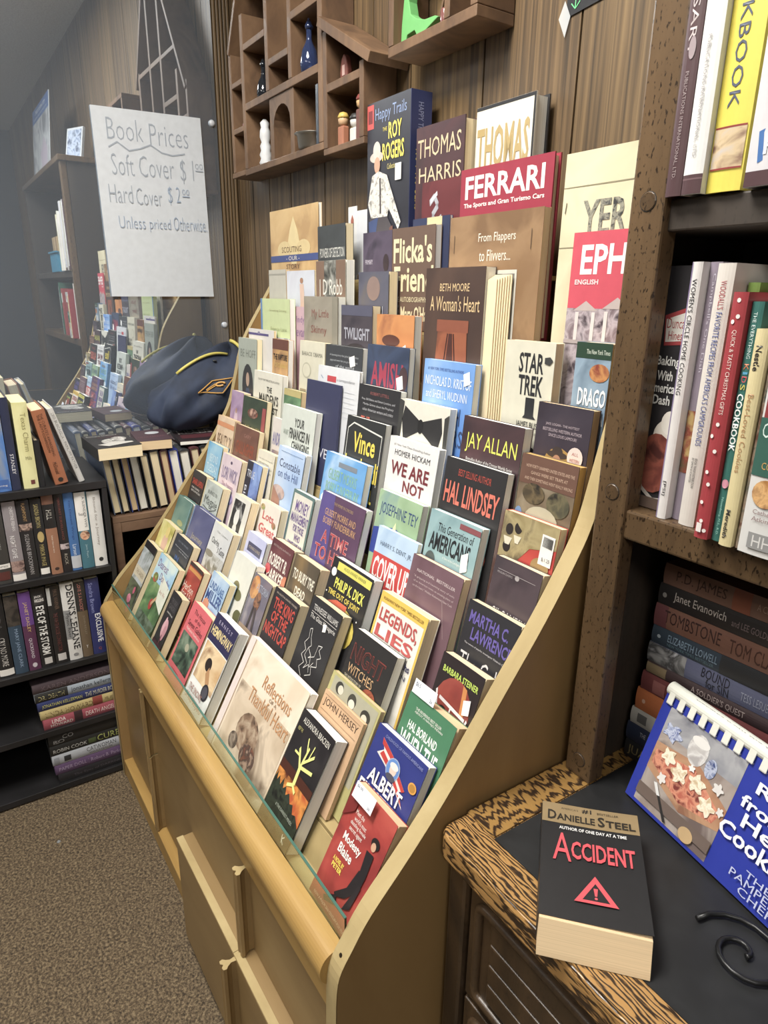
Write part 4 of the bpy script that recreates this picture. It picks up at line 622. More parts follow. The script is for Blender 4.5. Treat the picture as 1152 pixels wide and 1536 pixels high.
K('logan', 'dark western paperback with a bearded man in hat on a gold disc', .022, ('332b36', '3c3440', '463c46', 9), [('t', 'JAKE LOGAN - THE HOTTEST', .18, .18, .80, .21, 'b8a8b0'), ('t', 'BESTSELLING WESTERN AUTHOR', .14, .23, .86, .26, 'b8a8b0'), ('t', 'SINCE LOUIS LAMOUR!', .26, .28, .78, .31, 'b8a8b0'), ('e', .50, .62, .30, .22, 'a8843c'), ('e', .78, .78, .22, .16, 'a8843c'), ('e', .47, .47, .20, .035, '3c3230'), ('e', .47, .44, .10, .05, '3c3230'), ('e', .47, .54, .085, .07, 'a4785c'), ('e', .47, .60, .07, .04, '5c4438'), ('p', [(.3, .66), (.42, .62), (.54, .62), (.66, .68), (.7, .95), (.26, .95)], '4a5468'), ('e', .80, .46, .14, .10, 'dcc8c0'), ('t', 'ALL', .74, .41, .86, .44, '9a4a48'), ('t', 'WESTERN', .71, .47, .89, .50, '9a4a48')], 't', .006)
# -- tenth row
K('thin', 'white book with violet line and small crest behind the oval portrait book', .006, 'd4d0cc', [('r', 0, .05, .8, .08, '5a5088'), ('e', .42, .045, .05, .018, '8a84a0')], 't', .001)
K('rosas', 'mauve-pink paperback with violet script title', .021, ('b08a9c', 'c8a4b0', 'b894a0', 7), [('t', 'Windy', .3, .13, .8, .25, '8a6894'), ('t', 'Boulevard', .1, .28, .92, .42, '8a6894')], 't')
K('grn', 'lime green paperback with a blue spine edge', .021, 'c2cf96', [('r', 0, 0, .06, 1, '5a8ac0'), ('r', 0, .52, 1, .8, ('8a90b0', 'c8ccd8', '6a74a0', 40)), ('t', 'Growing Strong', .3, .14, .9, .18, 'a8a878'), ('t', 'Francis Lane', .35, .38, .9, .43, '9aa070')], 'w')
K('greek', 'taupe grey paperback with faded reddish handwritten title', .030, ('8c8474', '9a9282', '7e7666', 8), [('t', 'My Little', .24, .15, .74, .27, '8a5248'), ('t', 'Skinny', .22, .34, .68, .46, '8a5248'), ('t', 'Greek Life', .22, .53, .86, .66, '8a5248'), ('r', .84, 0, 1, 1, '8a8474')], 'w', .006)
K('twilight', 'dark paperback with a close-up of staring eyes below a silver title', .026, ('403a42', '4c444c', '34303a', 8), [('r', 0, 0, 1, .12, '55556a'), ('b', 'TWILIGHT', .10, .26, .92, .40, 'a8a8b4'), ('e', .56, .74, .26, .2, 'a87a64'), ('e', .46, .70, .08, .025, '241c1e'), ('e', .72, .72, .07, .025, '241c1e'), ('e', .5, .54, .34, .1, '2e2428')])
K('sunset', 'orange sunset paperback with dark cloud and a diamond-shaped sticker', .030, ('b86a34', 'd08a48', '8c4a34', 7), [('e', .4, .30, .24, .07, '5c3428'), ('e', .3, .8, .4, .1, 'e0b068')] + [('p', [(.72, .36), (.80, .33), (.86, .50), (.78, .54)], 'e8e6e2')], 'w', .006)
K('beth', 'large dark brown paperback with draped tent picture and gold script title', .030, ('3a2a28', '4c3830', '5c4438', 5), [('t', 'BETH MOORE', .26, .09, .76, .135, 'd8b884'), ('t', "A Woman's Heart", .10, .16, .94, .25, 'd8b884'), ('r', .24, .30, .78, .37, '8c4c34'), ('p', [(.26, .37), (.76, .37), (.82, .9), (.18, .9)], ('7c3c28', '9c5838', '4c2820', 8)), ('l', [(.44, .38), (.32, .80)], .02, '3c1c18'), ('l', [(.54, .38), (.64, .80)], .02, '3c1c18'), ('p', [(.46, .38), (.52, .38), (.60, .9), (.36, .9)], '4c2822')], 'w', .012)
K('startrek', 'cream mass-market paperback with black stacked title and large numeral', .024, 'd0ccb8', [('b', 'STAR', .30, .10, .80, .28, '26262a'), ('b', 'TREK', .32, .30, .82, .48, '26262a'), ('p', [(.5, .50), (.68, .50), (.68, .66), (.74, .69), (.46, .69), (.5, .66)], '26262a'), ('t', 'JAMES BLISH', .34, .72, .84, .79, '3a3a3a'), ('t', 'BASED ON THE EXCITING SERIES', .36, .81, .82, .83, '6a6a68'), ('e', .65, .96, .16, .07, '2e2a2a'), ('p', [(.82, .13), (.92, .12), (.98, .15), (.92, .19), (.82, .18)], '3a3a3a')], 't', .002)
K('dragons', 'fantasy paperback with green top, orange crest and white title beside the post', .024, ('6a84a0', '8ca4b8', '50687c', 9), [('r', 0, 0, 1, .14, '24402e'), ('t', 'The New York Times', .3, .06, .96, .10, 'd8e0d0'), ('e', .72, .26, .28, .08, ('a85a30', 'c88a48', '8c3c2c', 40)), ('b', 'DRAGO', .18, .40, .98, .56, 'e2e6ea'), ('b', 'SPRING DA', .08, .60, .98, .72, 'e2e6ea'), ('r', 0, .8, 1, 1, '6c8098')], 't')
# -- upper rows
K('beyond', 'beige paperback with tall pale condensed lettering at the left of an upper row', .008, 'b8b4a6', [('b', 'BEYOND', .30, .42, 1, .60, 'dedad0'), ('b', 'AMISH', .22, .62, .98, .8, 'dedad0'), ('r', 0, .05, 1, .07, 'a8a498')], 't', .001)
K('angels', 'pale lilac paperback with a standing woman in a peach dress', .018, ('b8bccc', 'ccd0da', 'c4c4d0', 7), [('e', .55, .12, .06, .035, 'a87a5c'), ('p', [(.48, .16), (.62, .16), (.66, .40), (.72, .8), (.42, .8), (.50, .40)], 'd8b8a4'), ('t', 'Andalu', .12, .42, .48, .50, '8c9cb8'), ('t', 'mother', .14, .54, .46, .60, '8c9cb8')], 'c')
K('jdrobb', 'brown and white paperback with fine swirling script over a forest photo', .0185, 'cdc8b8', [('r', 0, 0, 1, .42, '7c604c'), ('r', .28, 0, .68, .42, ('3a3a36', '6c6c64', 'a8a8a0', 40)), ('t', 'J D Robb', .10, .18, .90, .38, 'd8d4c8'), ('t', 'A NOVEL OF SUSPENSE FROM', .1, .44, .9, .47, 'a8a498'), ('p', [(.2, .60), (.3, .66), (.24, .74)], '3c3430'), ('p', [(.8, .56), (.92, .66), (.84, .74)], '7c4438')], 'w')
K('hidden', 'paperback with silver two-line title over a faint face in the upper rows', .0185, ('505060', '5c5c6c', '6c645c', 8), [('e', .5, .22, .22, .16, '8c746c'), ('t', 'HIDDEN', .20, .45, .82, .62, 'd8d8dc'), ('t', 'MOTIVES', .06, .70, .96, .90, 'd8d8dc')])
K('powers', 'black paperback with spaced white title and yellow strip, thick cream edges', .034, ('35383a', '3e4244', '2e3032', 9), [('t', 'POWERS OF DETECTION', .08, .28, .96, .40, 'd4d4cc'), ('r', .30, .50, .94, .60, 'c8bc58'), ('e', .6, .90, .2, .12, '7c7c7c')], 'c', .006)
K('purpleman', 'dark violet paperback with a man in a pale pink shirt', .024, ('443a4c', '584c60', '342e3c', 9), [('t', 'PRIMARY', .08, .28, .34, .33, 'd0c8d8'), ('e', .80, .32, .10, .09, '3a2c30'), ('p', [(.62, .70), (.74, .42), (.9, .42), (1, .60), (1, 1), (.62, 1)], 'c8a8c8')], 'w', .002)
K('flicka', 'brown paperback with swollen cream title letters on four lines', .022, '6a5244', [('b', "Flicka's", .04, .09, .94, .34, 'dfd0a4'), ('b', 'Friend', .06, .37, .98, .62, 'dfd0a4'), ('t', 'THE AUTOBIOGRAPHY OF', .06, .67, .96, .72, 'dfd0a4'), ('b', "Mary O'Hara", .24, .76, .98, .95, 'dfd0a4'), ('r', .02, .75, .20, .95, ('3a3a36', '8a8a80', '5c5c56', 50))], 'w', .001)
K('ephesus', 'red guidebook with white title above a photo of ancient ruins', .006, 'cf4a5c', [('b', 'EPHE', .14, .10, .98, .33, 'f4eeea'), ('b', 'ENGLISH', .08, .37, .42, .41, 'f4d8d8'), ('r', 0, .60, 1, 1, ('7c6a70', 'b8aab0', '4c4048', 45)), ('p', [(.10, .62), (.28, .54), (.46, .62)], 'b8a8a4'), ('p', [(.52, .60), (.72, .51), (.9, .60)], 'b8a8a4'), ('r', .14, .63, .19, .86, 'd8ccc8'), ('r', .38, .63, .43, .86, 'd8ccc8'), ('r', .56, .62, .61, .86, 'd8ccc8'), ('r', .80, .62, .85, .86, 'd8ccc8'), ('r', 0, .86, 1, .89, 'a89a98')], 'w', .001, dw=.03)
K('scouting', 'tan parchment-patterned softcover with blue band and pale fleur-de-lis shape', .012, ('b8915a', 'cda86c', 'd8b87c', 9), [('p', [(.50, .10), (.58, .26), (.62, .40), (.55, .66), (.45, .66), (.38, .40), (.42, .26)], 'dcc68c'), ('e', .3, .48, .14, .1, 'd6be84'), ('e', .7, .48, .14, .1, 'd6be84'), ('r', 0, .55, 1, .63, '3c4c88'), ('t', 'SCOUTING', .25, .45, .66, .52, '6c4c34'), ('t', '- OUR -', .34, .565, .62, .615, 'e0d8c8'), ('t', 'STORY', .34, .66, .62, .72, '6c4c34')], 'w', .004)
K('flappers', 'large brown kraft cover book with white title and framed photo', .013, ('8a6844', '987650', '7c5c3c', 10), [('t', 'From Flappers', .34, .10, .74, .16, 'e6dcc8'), ('t', 'to Flivvers...', .36, .19, .70, .25, 'e6dcc8'), ('r', .22, .30, .78, .75, 'c8c4b8'), ('r', .24, .32, .76, .73, ('7c7c78', 'a8a8a4', '4c4c4a', 14)), ('e', .34, .42, .06, .06, '3a3836'), ('l', [(.06, .1), (.06, .2)], .005, '4c3826'), ('l', [(.9, .1), (.9, .2)], .005, '4c3826')], 't', .001)
K('navytop', 'navy blue book top with pale gold panel behind the brown flicker-titled one', .010, '2c3454', [('r', .4, 0, .8, .5, 'c8b888')], 'w', .001)
K('roy', 'tall dark boxed book with a cowboy in hat and yellow title', .046, ('26262e', '2c2c36', '30303a', 9), [('r', 0, .01, .16, .14, 'c8504c'), ('r', .03, .04, .13, .11, '7c2c30'), ('t', 'Happy Trails', .20, .04, .92, .12, '8ca0c8'), ('t', 'THE', .38, .15, .48, .17, YE), ('b', 'ROY', .52, .13, .82, .22, YE), ('b', 'ROGERS', .38, .235, .88, .33, YE), ('t', 'Collection', .50, .35, .72, .38, 'd8c868'), ('e', .24, .30, .16, .03, 'c8bcae'), ('e', .25, .265, .09, .05, 'd2c6ba'), ('e', .26, .345, .07, .045, 'c89a7c'), ('p', [(.14, .40), (.30, .38), (.5, .41), (.74, .60), (.84, .68), (.78, .72), (.56, .60), (.5, .66), (.12, .64), (.04, .56)], ('c8c4bc', 'dcd8d0', '8c8880', 90)), ('p', [(.08, .64), (.52, .64), (.70, .74), (.66, 1), (.2, 1)], '4a4448'), ('p', [(.06, .66), (.3, .64), (.2, .8), (.08, .78)], '3c4c78'), ('l', [(.62, .70), (.66, .98)], .08, '6c4438'), ('l', [(.34, .42), (.36, .62)], .03, '3a2c2c'), ('r', .70, .36, .84, .45, 'dcdcda')], 'w', 0, True, spine='2a3058')
K('harrisred', 'dark maroon hardcover with gold spaced title and coiled silver dragon ornament', .034, ('3c2428', '4c2c30', '34202a', 8), [('r', .16, .36, .98, 1, ('5c2428', '6c2c30', '4c2024', 8)), ('t', 'THOMAS', .04, .08, .94, .20, 'd0bc94'), ('t', 'HARRIS', .08, .26, .96, .36, 'd0bc94'), ('l', [(.34, .50), (.44, .46), (.52, .52), (.40, .58), (.48, .64), (.60, .60), (.62, .68), (.46, .74), (.52, .82), (.66, .78), (.6, .9), (.42, .92)], .045, 'a8a8b0'), ('l', [(.36, .49), (.5, .44)], .03, 'c8c8d0')], 'c', 0, True)
K('harriswhite', 'white hardcover with black edges and gold capitals at the top right of the rack', .030, 'ded8c8', [('r', 0, 0, 1, .02, BK), ('r', .97, 0, 1, 1, BK), ('b', 'THOMAS', .03, .12, .93, .36, 'b09860'), ('b', 'HARRIS', .05, .41, .93, .62, 'b09860')], 'w', 0, True, spine=BK)
K('ferrari', 'large crimson hardcover with bold white title', .026, '9c2a40', [('b', 'FERRARI', .06, .045, .92, .175, 'f0e8e2'), ('b', 'The Sports and Gran Turismo Cars', .05, .198, .93, .232, 'f0e0dc')], 'c', 0, True)
K('yer', 'tall cream folder with stencilled dark letters tucked beside the post', .006, ('cfc5a0', 'd8ceaa', 'c8bd98', 7), [('l', [(0, .125), (1, .125)], .003, '8c8468'), ('l', [(0, .35), (1, .35)], .003, '8c8468'), ('b', 'YER', .24, .18, .72, .31, ('4a4a4a', '9a9684', '3c3c3c', 120)), ('l', [(.05, .18), (.04, .22)], .01, '6c6450')], 't', .001, dw=.036)
# the boxed cowboy book shows its navy side, the big tent book its fanned leaves
def child_of(label_part):
    return [o for o in C.objects if o.type == 'EMPTY' and label_part in o.get('label', '')][0]
rt = child_of('cowboy in hat'); X, y, z, a_, w_, h_, t_, c_ = PLACE['roy']; q = MB(); q.box((w_ + .0004, 0, 0), (w_ + .0016, t_, h_ - .0002), '2c3460')
draw(q, [('T', 'HAPPY TRAILS', .35, .06, .6, .26, '8c94b8'), ('T', 'ROY ROGERS', .25, .30, .75, .62, YE), ('T', 'Collection', .35, .68, .6, .82, 'a89c58')], lambda u, v, o=0: (w_ + .0016 + o, u*t_, h_*(1-v))); q.obj('spine', rt)
bt = child_of('draped tent'); X, y, z, a_, w_, h_, t_, c_ = PLACE['beth']
for k in range(7):
    q = MB(); yy = .0035 + k*.0022; q.box((w_ + .0004, yy, .002), (w_ + .020 + .0028*k, yy + .0014, h_ - .012 - .0012*(6-k)), ('c' and CREAM)); q.obj('page_leaf', bt)

# ---------------------------------------------------------------- shelves of spines
def row(items, base, X, group, d=.14):
    """books standing with spines facing +X; (y0, y1, height, cover, shapes, label, hard, dx)"""
    for (y0, y1, h, cov, sh, lab, hard, dx) in items:
        T = TL(X + dx, y0, base, rz=R(90)); spine_book(lab, T, y1 - y0, h, d, cov, sh, 'c', hard, group, .003)
W1 = 'e4e0da'
row([(-.008, .018, .20, '4a3c30', [('T', 'THE LAST STAND', .3, .1, .7, .7, W1)], 'brown hardcover at far left edge of the upper bookcase shelf', True, 0),
 (.020, .045, .19, 'b0683c', [('T', 'SUNRISE', .3, .1, .7, .7, '4a2c1c')], 'orange book cut by the left photo edge on the upper shelf', False, 0),
 (.0465, .078, .192, '3a3836', [('T', 'DARK KISSES', .3, .18, .6, .55, '8a8a86'), ('r', .0, .74, 1, .80, W1), ('t', 'TEMPTRESS', .15, .76, .85, .785, '3a3a3a'), ('r', .1, .84, .9, .95, '5c2c28')], 'dark grey paperback with a white band low on its spine, upper shelf', False, 0),
 (.080, .108, .200, '8c8488', [('T', 'CHRISTINE FEEHAN', .52, .06, .78, .36, 'dcd8d8'), ('T', 'NIGHT GAME', .24, .42, .6, .70, 'dcd8d8'), ('r', 0, .74, 1, .88, ('3a3030', 'a88a80', '5c4444', 60)), ('r', 0, .91, 1, .99, W1)], 'silver-grey spined paperback with white letters and a face near its foot', False, 0),
 (.1095, .137, .198, '232022', [('T', 'FLASHPOINT', .4, .03, .66, .26, 'b08a54'), ('r', 0, .29, 1, .38, ('3a2c2c', 'b89a8a', '4c4040', 60)), ('T', 'SUZANNE BROCKMANN', .3, .42, .62, .94, 'a8a4a4')], 'black paperback with tan top title and small photo on spine', False, 0),
 (.1385, .1625, .197, '201e20', [('T', 'SANDRA BROWN', .3, .06, .7, .36, 'a89858'), ('e', .55, .48, .3, .07, 'b8a060'), ('T', 'MIRROR IMAGE', .3, .58, .7, .86, 'a89858'), ('r', .1, .89, .9, .97, W1)], 'black paperback with gold lettering and white square at spine foot', False, 0),
 (.164, .1895, .203, '1f1c1c', [('r', 0, 0, 1, .11, '7c5442'), ('T', 'HILL', .25, .18, .7, .30, 'b8b4ac'), ('r', 0, .41, 1, 1, '9c6c50'), ('T', 'better than we were', .4, .5, .55, .72, 'd8c8b8'), ('e', .5, .93, .2, .02, '3a2824')], 'copper-brown and black spined book in middle of the upper shelf', True, 0),
 (.191, .211, .203, '231d1f', [('T', 'TERRORIST SURVEILLANCE', .35, .04, .6, .58, '7c4038'), ('r', 0, .63, 1, .70, ('8a7a80', 'c8b8b8', '4c4044', 80)), ('T', 'ROCK', .3, .76, .65, .90, 'a8a090')], 'narrow black spine with dull red small lettering', False, 0),
 (.212, .234, .203, '3c6ca8', [('T', 'On Distant Wings', .35, .1, .65, .6, '23407c'), ('T', 'Larsen', .3, .66, .7, .80, 'c8d4e4'), ('r', 0, .81, 1, .97, 'b8bcc4')], 'bright blue spine with pale label at its foot', False, 0),
 (.236, .264, .200, '3c7080', [('r', .0, .0, .9, .50, W1), ('T', 'A SLENDER WIFE', .6, .06, .8, .46, '4a4a4a'), ('t', 'Read', .2, .26, .6, .30, '5c5c5c'), ('e', .5, .56, .4, .06, ('b8704c', 'd8b090', '6c3c2c', 60)), ('T', 'Jane Peart', .4, .68, .6, .86, 'a8c4cc')], 'teal and white spined book beside the white one', False, 0),
 (.2655, .2955, .198, 'd8d6d2', [('T', 'Bound for a Journey', .35, .08, .6, .72, '8a8078'), ('e', .5, .91, .18, .028, '2a2a2c')], 'white spined hardcover with small black emblem at the right end', True, 0)],
 -.6695, -1.716, 'hardcovers on the upper bookcase shelf')
row([(-.016, .0145, .205, 'a86a50', [('T', 'GONE', .3, .3, .7, .8, W1)], 'salmon spined book at the left photo edge, lower shelf', False, 0),
 (.016, .048, .215, '1f1e1f', [('T', 'CRY NO MORE', .3, .50, .72, .86, 'b8b4ae'), ('r', .0, .90, 1, .98, W1), ('T', 'LINDA', .3, .1, .7, .4, '4a4848')], 'black spine with large grey capitals and white foot band, lower shelf', False, 0),
 (.050, .079, .212, '33485c', [('r', 0, 0, 1, .38, ('2c2826', '4c443c', '1f1d1d', 30)), ('T', 'MARY JANE CLARK', .34, .42, .68, .92, '8ca4c0')], 'dark photo-topped blue spine with pale blue name', False, 0),
 (.081, .108, .214, '5c3050', [('r', 0, 0, 1, .42, '6c4490'), ('T', 'JANET DAILEY', .3, .12, .64, .50, 'd8b868'), ('T', 'QUICKSAND', .3, .58, .6, .84, 'd8d0d8'), ('e', .5, .93, .2, .03, 'c8c0c8')], 'purple and maroon spine with yellow name', False, 0),
 (.1095, .141, .218, '1e1d1e', [('r', .15, .08, .8, .20, '3c3a3a'), ('b', 'JACK', .2, .09, .7, .12, W1), ('b', 'HIGGINS', .2, .13, .85, .17, W1), ('B', 'EYE OF THE STORM', .2, .22, .78, .84, 'd8d6d2'), ('r', .25, .88, .8, .96, 'c8c4c0')], 'black hardcover with bold condensed white title on spine', True, 0),
 (.1425, .174, .216, '221f1e', [('r', .05, .02, .3, .24, 'b8b8b4'), ('T', 'PAUL WARNER', .5, .05, .8, .3, '6c5444'), ('T', 'THE WHITE HOUSE CONNECTION', .3, .34, .6, .84, '6c3430'), ('r', .2, .87, .8, .96, 'c8c4c0')], 'charcoal hardcover with dull red title on spine', True, 0),
 (.1755, .2065, .215, 'd6d4d0', [('r', 0, .34, .5, .72, '8c8c8c'), ('B', 'DENNIS LEHANE', .40, .02, .92, .86, '26262a'), ('T', 'Mystic River', .08, .38, .38, .70, '3a3a3c'), ('e', .5, .93, .2, .02, '8a8a8a')], 'white and grey spine with large black vertical name', False, 0),
 (.208, .232, .212, '6c5a44', [('r', 0, 0, 1, .38, '2c2a28'), ('T', 'LOVE IS A RACKET', .3, .02, .6, .38, 'c87a6c'), ('T', 'JOHN RIDLEY', .4, .44, .66, .70, '9a8a74'), ('t', 'Y', .4, .84, .6, .88, W1)], 'brown spine with black top beside the navy book', False, 0),
 (.2335, .2665, .214, '2a3068', [('T', 'Sandra Brown', .22, .05, .52, .44, '8c94c8'), ('B', 'EXCLUSIVE', .42, .46, .84, .84, 'e0e0e4'), ('t', 'Q', .4, .91, .62, .95, 'a85048')], 'navy spine with large white capitals at right end of lower shelf', False, 0)],
 -.9145, -1.716, 'books on the lower bookcase shelf')
def stackX(items, X, y0, z0, L, d, group):
    """books lying flat, spines facing +X, listed from the bottom up: (thickness, cover, shapes, label, hard, dy)"""
    z = z0
    for (t, cov, sh, lab, hard, dy) in items:
        # local x(thickness)->+Z, -z->+Y (text runs left to right), -y->+X
        T = Matrix(((0, -1, 0, X), (0, 0, -1, y0 + dy + L), (1, 0, 0, z), (0, 0, 0, 1)))
        T = Matrix.Translation((X, y0 + dy, z)) @ Matrix(((0, -1, 0, 0), (0, 0, -1, L), (1, 0, 0, 0), (0, 0, 0, 1)))
        spine_book(lab, T, t, L, d, cov, sh, 'w', hard, group, .003); z += t + .0006
stackX([(.031, 'a04a58', [('T', 'LINDA', .52, .10, .85, .26, W1), ('T', 'HOWARD', .15, .08, .45, .34, W1), ('r', .0, .36, 1, .46, '3a2428'), ('T', 'DEATH ANGEL', .3, .50, .72, .86, 'e0c8c4')], 'red spined hardcover at the bottom of the upper lying stack', True, .012),
 (.026, 'bba86c', [('T', 'LINDA HOWARD', .2, .06, .72, .62, '6c5430'), ('r', 0, .62, 1, .74, '8c3c34'), ('T', 'MR. PERFECT', .3, .77, .7, .97, '7c6840')], 'straw yellow spined book lying second from bottom', False, .008),
 (.026, '2c3668', [('T', 'JONATHAN KELLERMAN', .2, .05, .68, .52, 'c8c24c'), ('T', 'THE MURDER BOOK', .3, .56, .78, .96, 'c8c4a8')], 'navy spined hardcover with yellow name lying in the middle of the stack', True, .005),
 (.026, '9aa4b0', [('r', 0, 0, 1, .38, '2e2e2c'), ('T', 'DR. DEATH', .22, .04, .7, .34, 'b8b078'), ('T', 'jonathan kellerman', .22, .42, .8, .98, '2a2c30')], 'silver spined hardcover with a black end, second from top of stack', True, .002),
 (.026, '4a3c42', [('T', 'KAREN ANDERSON', .25, .1, .7, .9, '6c5c62')], 'dull plum spined hardcover on top of the upper lying stack', True, 0)],
 -1.712, .078, -1.0945, .205, .145, 'books lying flat on the third bookcase shelf')
stackX([(.027, '1c1a20', [('T', 'The Eyes of DARKNESS', .3, .2, .65, .9, '4c4850')], 'black spined book at the very bottom of the lowest stack', True, .01),
 (.030, '5c4468', [('T', 'PAPER DOLL | Robert B. Parker', .25, .05, .72, .92, '9c88a4')], 'purple spined hardcover lying second in the lowest stack', True, .005),
 (.030, 'a8acb4', [('T', 'CATWOMAN', .46, .45, .85, .85, '2c2c30'), ('T', 'SOULSTEALER', .18, .48, .38, .8, '4c4c50'), ('r', .2, .15, .75, .24, '2c2c30'), ('r', .1, .02, .8, .09, '8a8e96')], 'silver spined hardcover lying third in the lowest stack', True, .002),
 (.030, '1d1d1c', [('T', 'ROBIN COOK', .25, .04, .62, .48, 'b8b8b4'), ('r', .2, .5, .7, .6, '46542c'), ('T', 'CURE', .2, .62, .8, .92, '9ca450')], 'black spined hardcover with green-yellow word', True, 0),
 (.032, '19191a', [('t', 'RO', .12, .08, .45, .13, '8c8c8c'), ('T', 'RO', .15, .06, .5, .2, '8c8c8c'), ('T', 'CO', .5, .18, .85, .32, '8c8c8c')], 'thick black hardcover with large silver letters on top of the lowest stack', True, 0)],
 -1.712, .094, -1.2675, .19, .145, 'books lying flat on the bottom bookcase shelf')
# books standing on top of the black bookcase
def lean(lab, y, t, h, cov, sh, hard, a, X=-1.716, d=.15, pg='c'):
    T = Matrix.Translation((X, y, -.4445 + abs(math.sin(a)) * t * (1 if a < 0 else 0))) @ Euler((a, 0, 0)).to_matrix().to_4x4() @ Euler((0, 0, R(90))).to_matrix().to_4x4()
    spine_book(lab, T, t, h, d, cov, sh, pg, hard, 'books standing on top of the black bookcase', .003)
lean('blue painted-cover book at the left photo edge on the bookcase top', .070, .038, .235, ('2c5498', '4c7cc0', 'a8a074', 8), [('r', .1, .88, .9, .97, '3c64a8'), ('t', 'Fleming', .2, .93, .8, .95, W1)], False, 0)
lean('dark navy spined book with white lettering on the bookcase top', .1095, .018, .215, '262c48', [('T', 'STANLEY', .3, .60, .7, .82, 'd8d8dc')], True, 0)
lean('pale yellow spined thick paperback with grey script on the bookcase top', .1335, .0315, .202, ('ccc884', 'd8d498', 'c4bc78', 7), [('T', 'Texas Charm', .45, .12, .8, .56, '8c8450'), ('t', 'Mills', .4, .62, .8, .66, '7c7850'), ('r', .5, .90, .78, .95, '6c3430')], False, 0)
lean('short black hardcover standing between yellow and orange-brown spines', .1668, .0125, .112, '1b1b1e', [], True, 0)
lean('orange-brown spined hardcover leaning left on the bookcase top', .2005, .029, .182, 'a0603c', [('T', "THE CURATE'S AWAKENING", .52, .05, .74, .62, '4a2818'), ('T', "THE LADY'S CONFESSION", .28, .06, .48, .56, '4a2818'), ('T', 'McDonald', .3, .70, .6, .86, '4a2818'), ('e', .5, .94, .2, .03, '2a2420')], True, R(9.5))
lean('slim grey-white spined book leaning hard left at bookcase corner', .2535, .013, .188, 'c4c2be', [('T', 'LEO BUSCAGLIA - PAPA, MY FATHER', .25, .06, .75, .82, '5c5852')], True, R(15))

# hardcovers packed spine-up on the nightstand
ys = [(.328, .348, '5c6a84', 'c'), (.351, .369, '2a2a30', 'c'), (.3725, .391, '2c3c7c', 't'), (.3945, .417, '28262a', 'w'), (.421, .441, '2a3038', 'c'), (.445, .469, '2c2c32', 'c'), (.4725, .492, '5c3038', 't'), (.4955, .520, '2c3890', 'w'), (.524, .550, '34363a', 'w'), (.554, .577, '5c3438', 'c'), (.581, .603, '2e3034', 'c'), (.607, .630, '3a2c30', 'w')]
labs = ['grey-blue hardcover packed spine-up, nearest the bookcase', 'thin black hardcover, second in the spine-up row', 'blue-spined hardcover with orange-tan pages in the spine-up row', 'black hardcover with white pages, fourth in the spine-up row', 'slate hardcover, fifth in the spine-up row', 'black hardcover with wide cream page block in the spine-up row', 'maroon hardcover with tan pages in the spine-up row', 'royal blue jacketed hardcover with white pages in the spine-up row', 'grey-black jacketed hardcover with white pages in the spine-up row', 'maroon jacketed hardcover towards the bag in the spine-up row', 'charcoal hardcover half under the navy bag', 'dark brown hardcover at the wall end of the spine-up row']
for (a, b_, c, pg), lab in zip(ys, labs):
    dd = random.uniform(.148, .158); T = Matrix.Translation((-1.748, a - .0125, -.5535 + dd)) @ Matrix.Rotation(R(6), 4, 'X') @ Matrix(((0, 0, -1, 0), (1, 0, 0, 0), (0, -1, 0, 0), (0, 0, 0, 1)))
    spine_book(lab, T, b_ - a, random.uniform(.225, .24), dd, c, [('T', random.choice(['THE LONG ROAD', 'SILVER LAKE', 'HOUSE OF STONE', 'NIGHTFALL']), .3, .15, .7, .7, 'b8b0a8'), ('r', .1, .05, .9, .09, 'c8c0b0')], pg, True, 'hardcovers packed spine-up on the nightstand', .004)
# paperbacks lying on that row
def flat(lab, x, y, z, rz, w_, h_, t, cov, sh, pg, group=None, rx=0, curl=0.0015):
    T = (R(-90) + rx, 0, rz)
    return book(lab, x, y, z, 0, w_, h_, t, cov, sh, pg, curl, False, group, rot=T)
flat('black and white paperback lying on the spine-up hardcovers', -1.675, .297, -.3925+.0325, R(92.0), .105, .172, .030, '242223', [('t', 'Barbara Delinsky', .08, .07, .8, .15, 'b8b4b0'), ('t', 'RUINS', .3, .2, .8, .3, '5c3038'), ('e', .52, .58, .26, .2, ('4c4a48', 'c8c4bc', '8a8680', 60)), ('e', .7, .44, .18, .14, ('5c5a58', 'd8d4cc', '8a8680', 60)), ('p', [(.1, .75), (.5, .66), (.9, .72), (.9, .8), (.3, .9)], 'c0bcb4')], 'c', 'paperbacks lying on the spine-up hardcovers')
flat('maroon paperback with a silver oval lying beside the navy bag', -1.745, .408, -.3925+.0255, R(84), .085, .15, .024, '4a3038', [('e', .6, .3, .22, .12, 'b8bcc0'), ('t', 'HEARTBREAK', .1, .6, .9, .7, '7c5058')], 't', 'paperbacks lying on the spine-up hardcovers')
flat('dark red-lettered magazine-thin book lying flat near the trim', -1.76, .52, -.3925+.011, R(82), .12, .17, .010, '2e2428', [('b', 'KILLER', .1, .1, .9, .25, 'c8c0bc'), ('b', 'READS', .1, .3, .9, .42, 'c8c0bc'), ('r', .1, .5, .9, .8, '5c2c34')], 'w', 'paperbacks lying on the spine-up hardcovers')

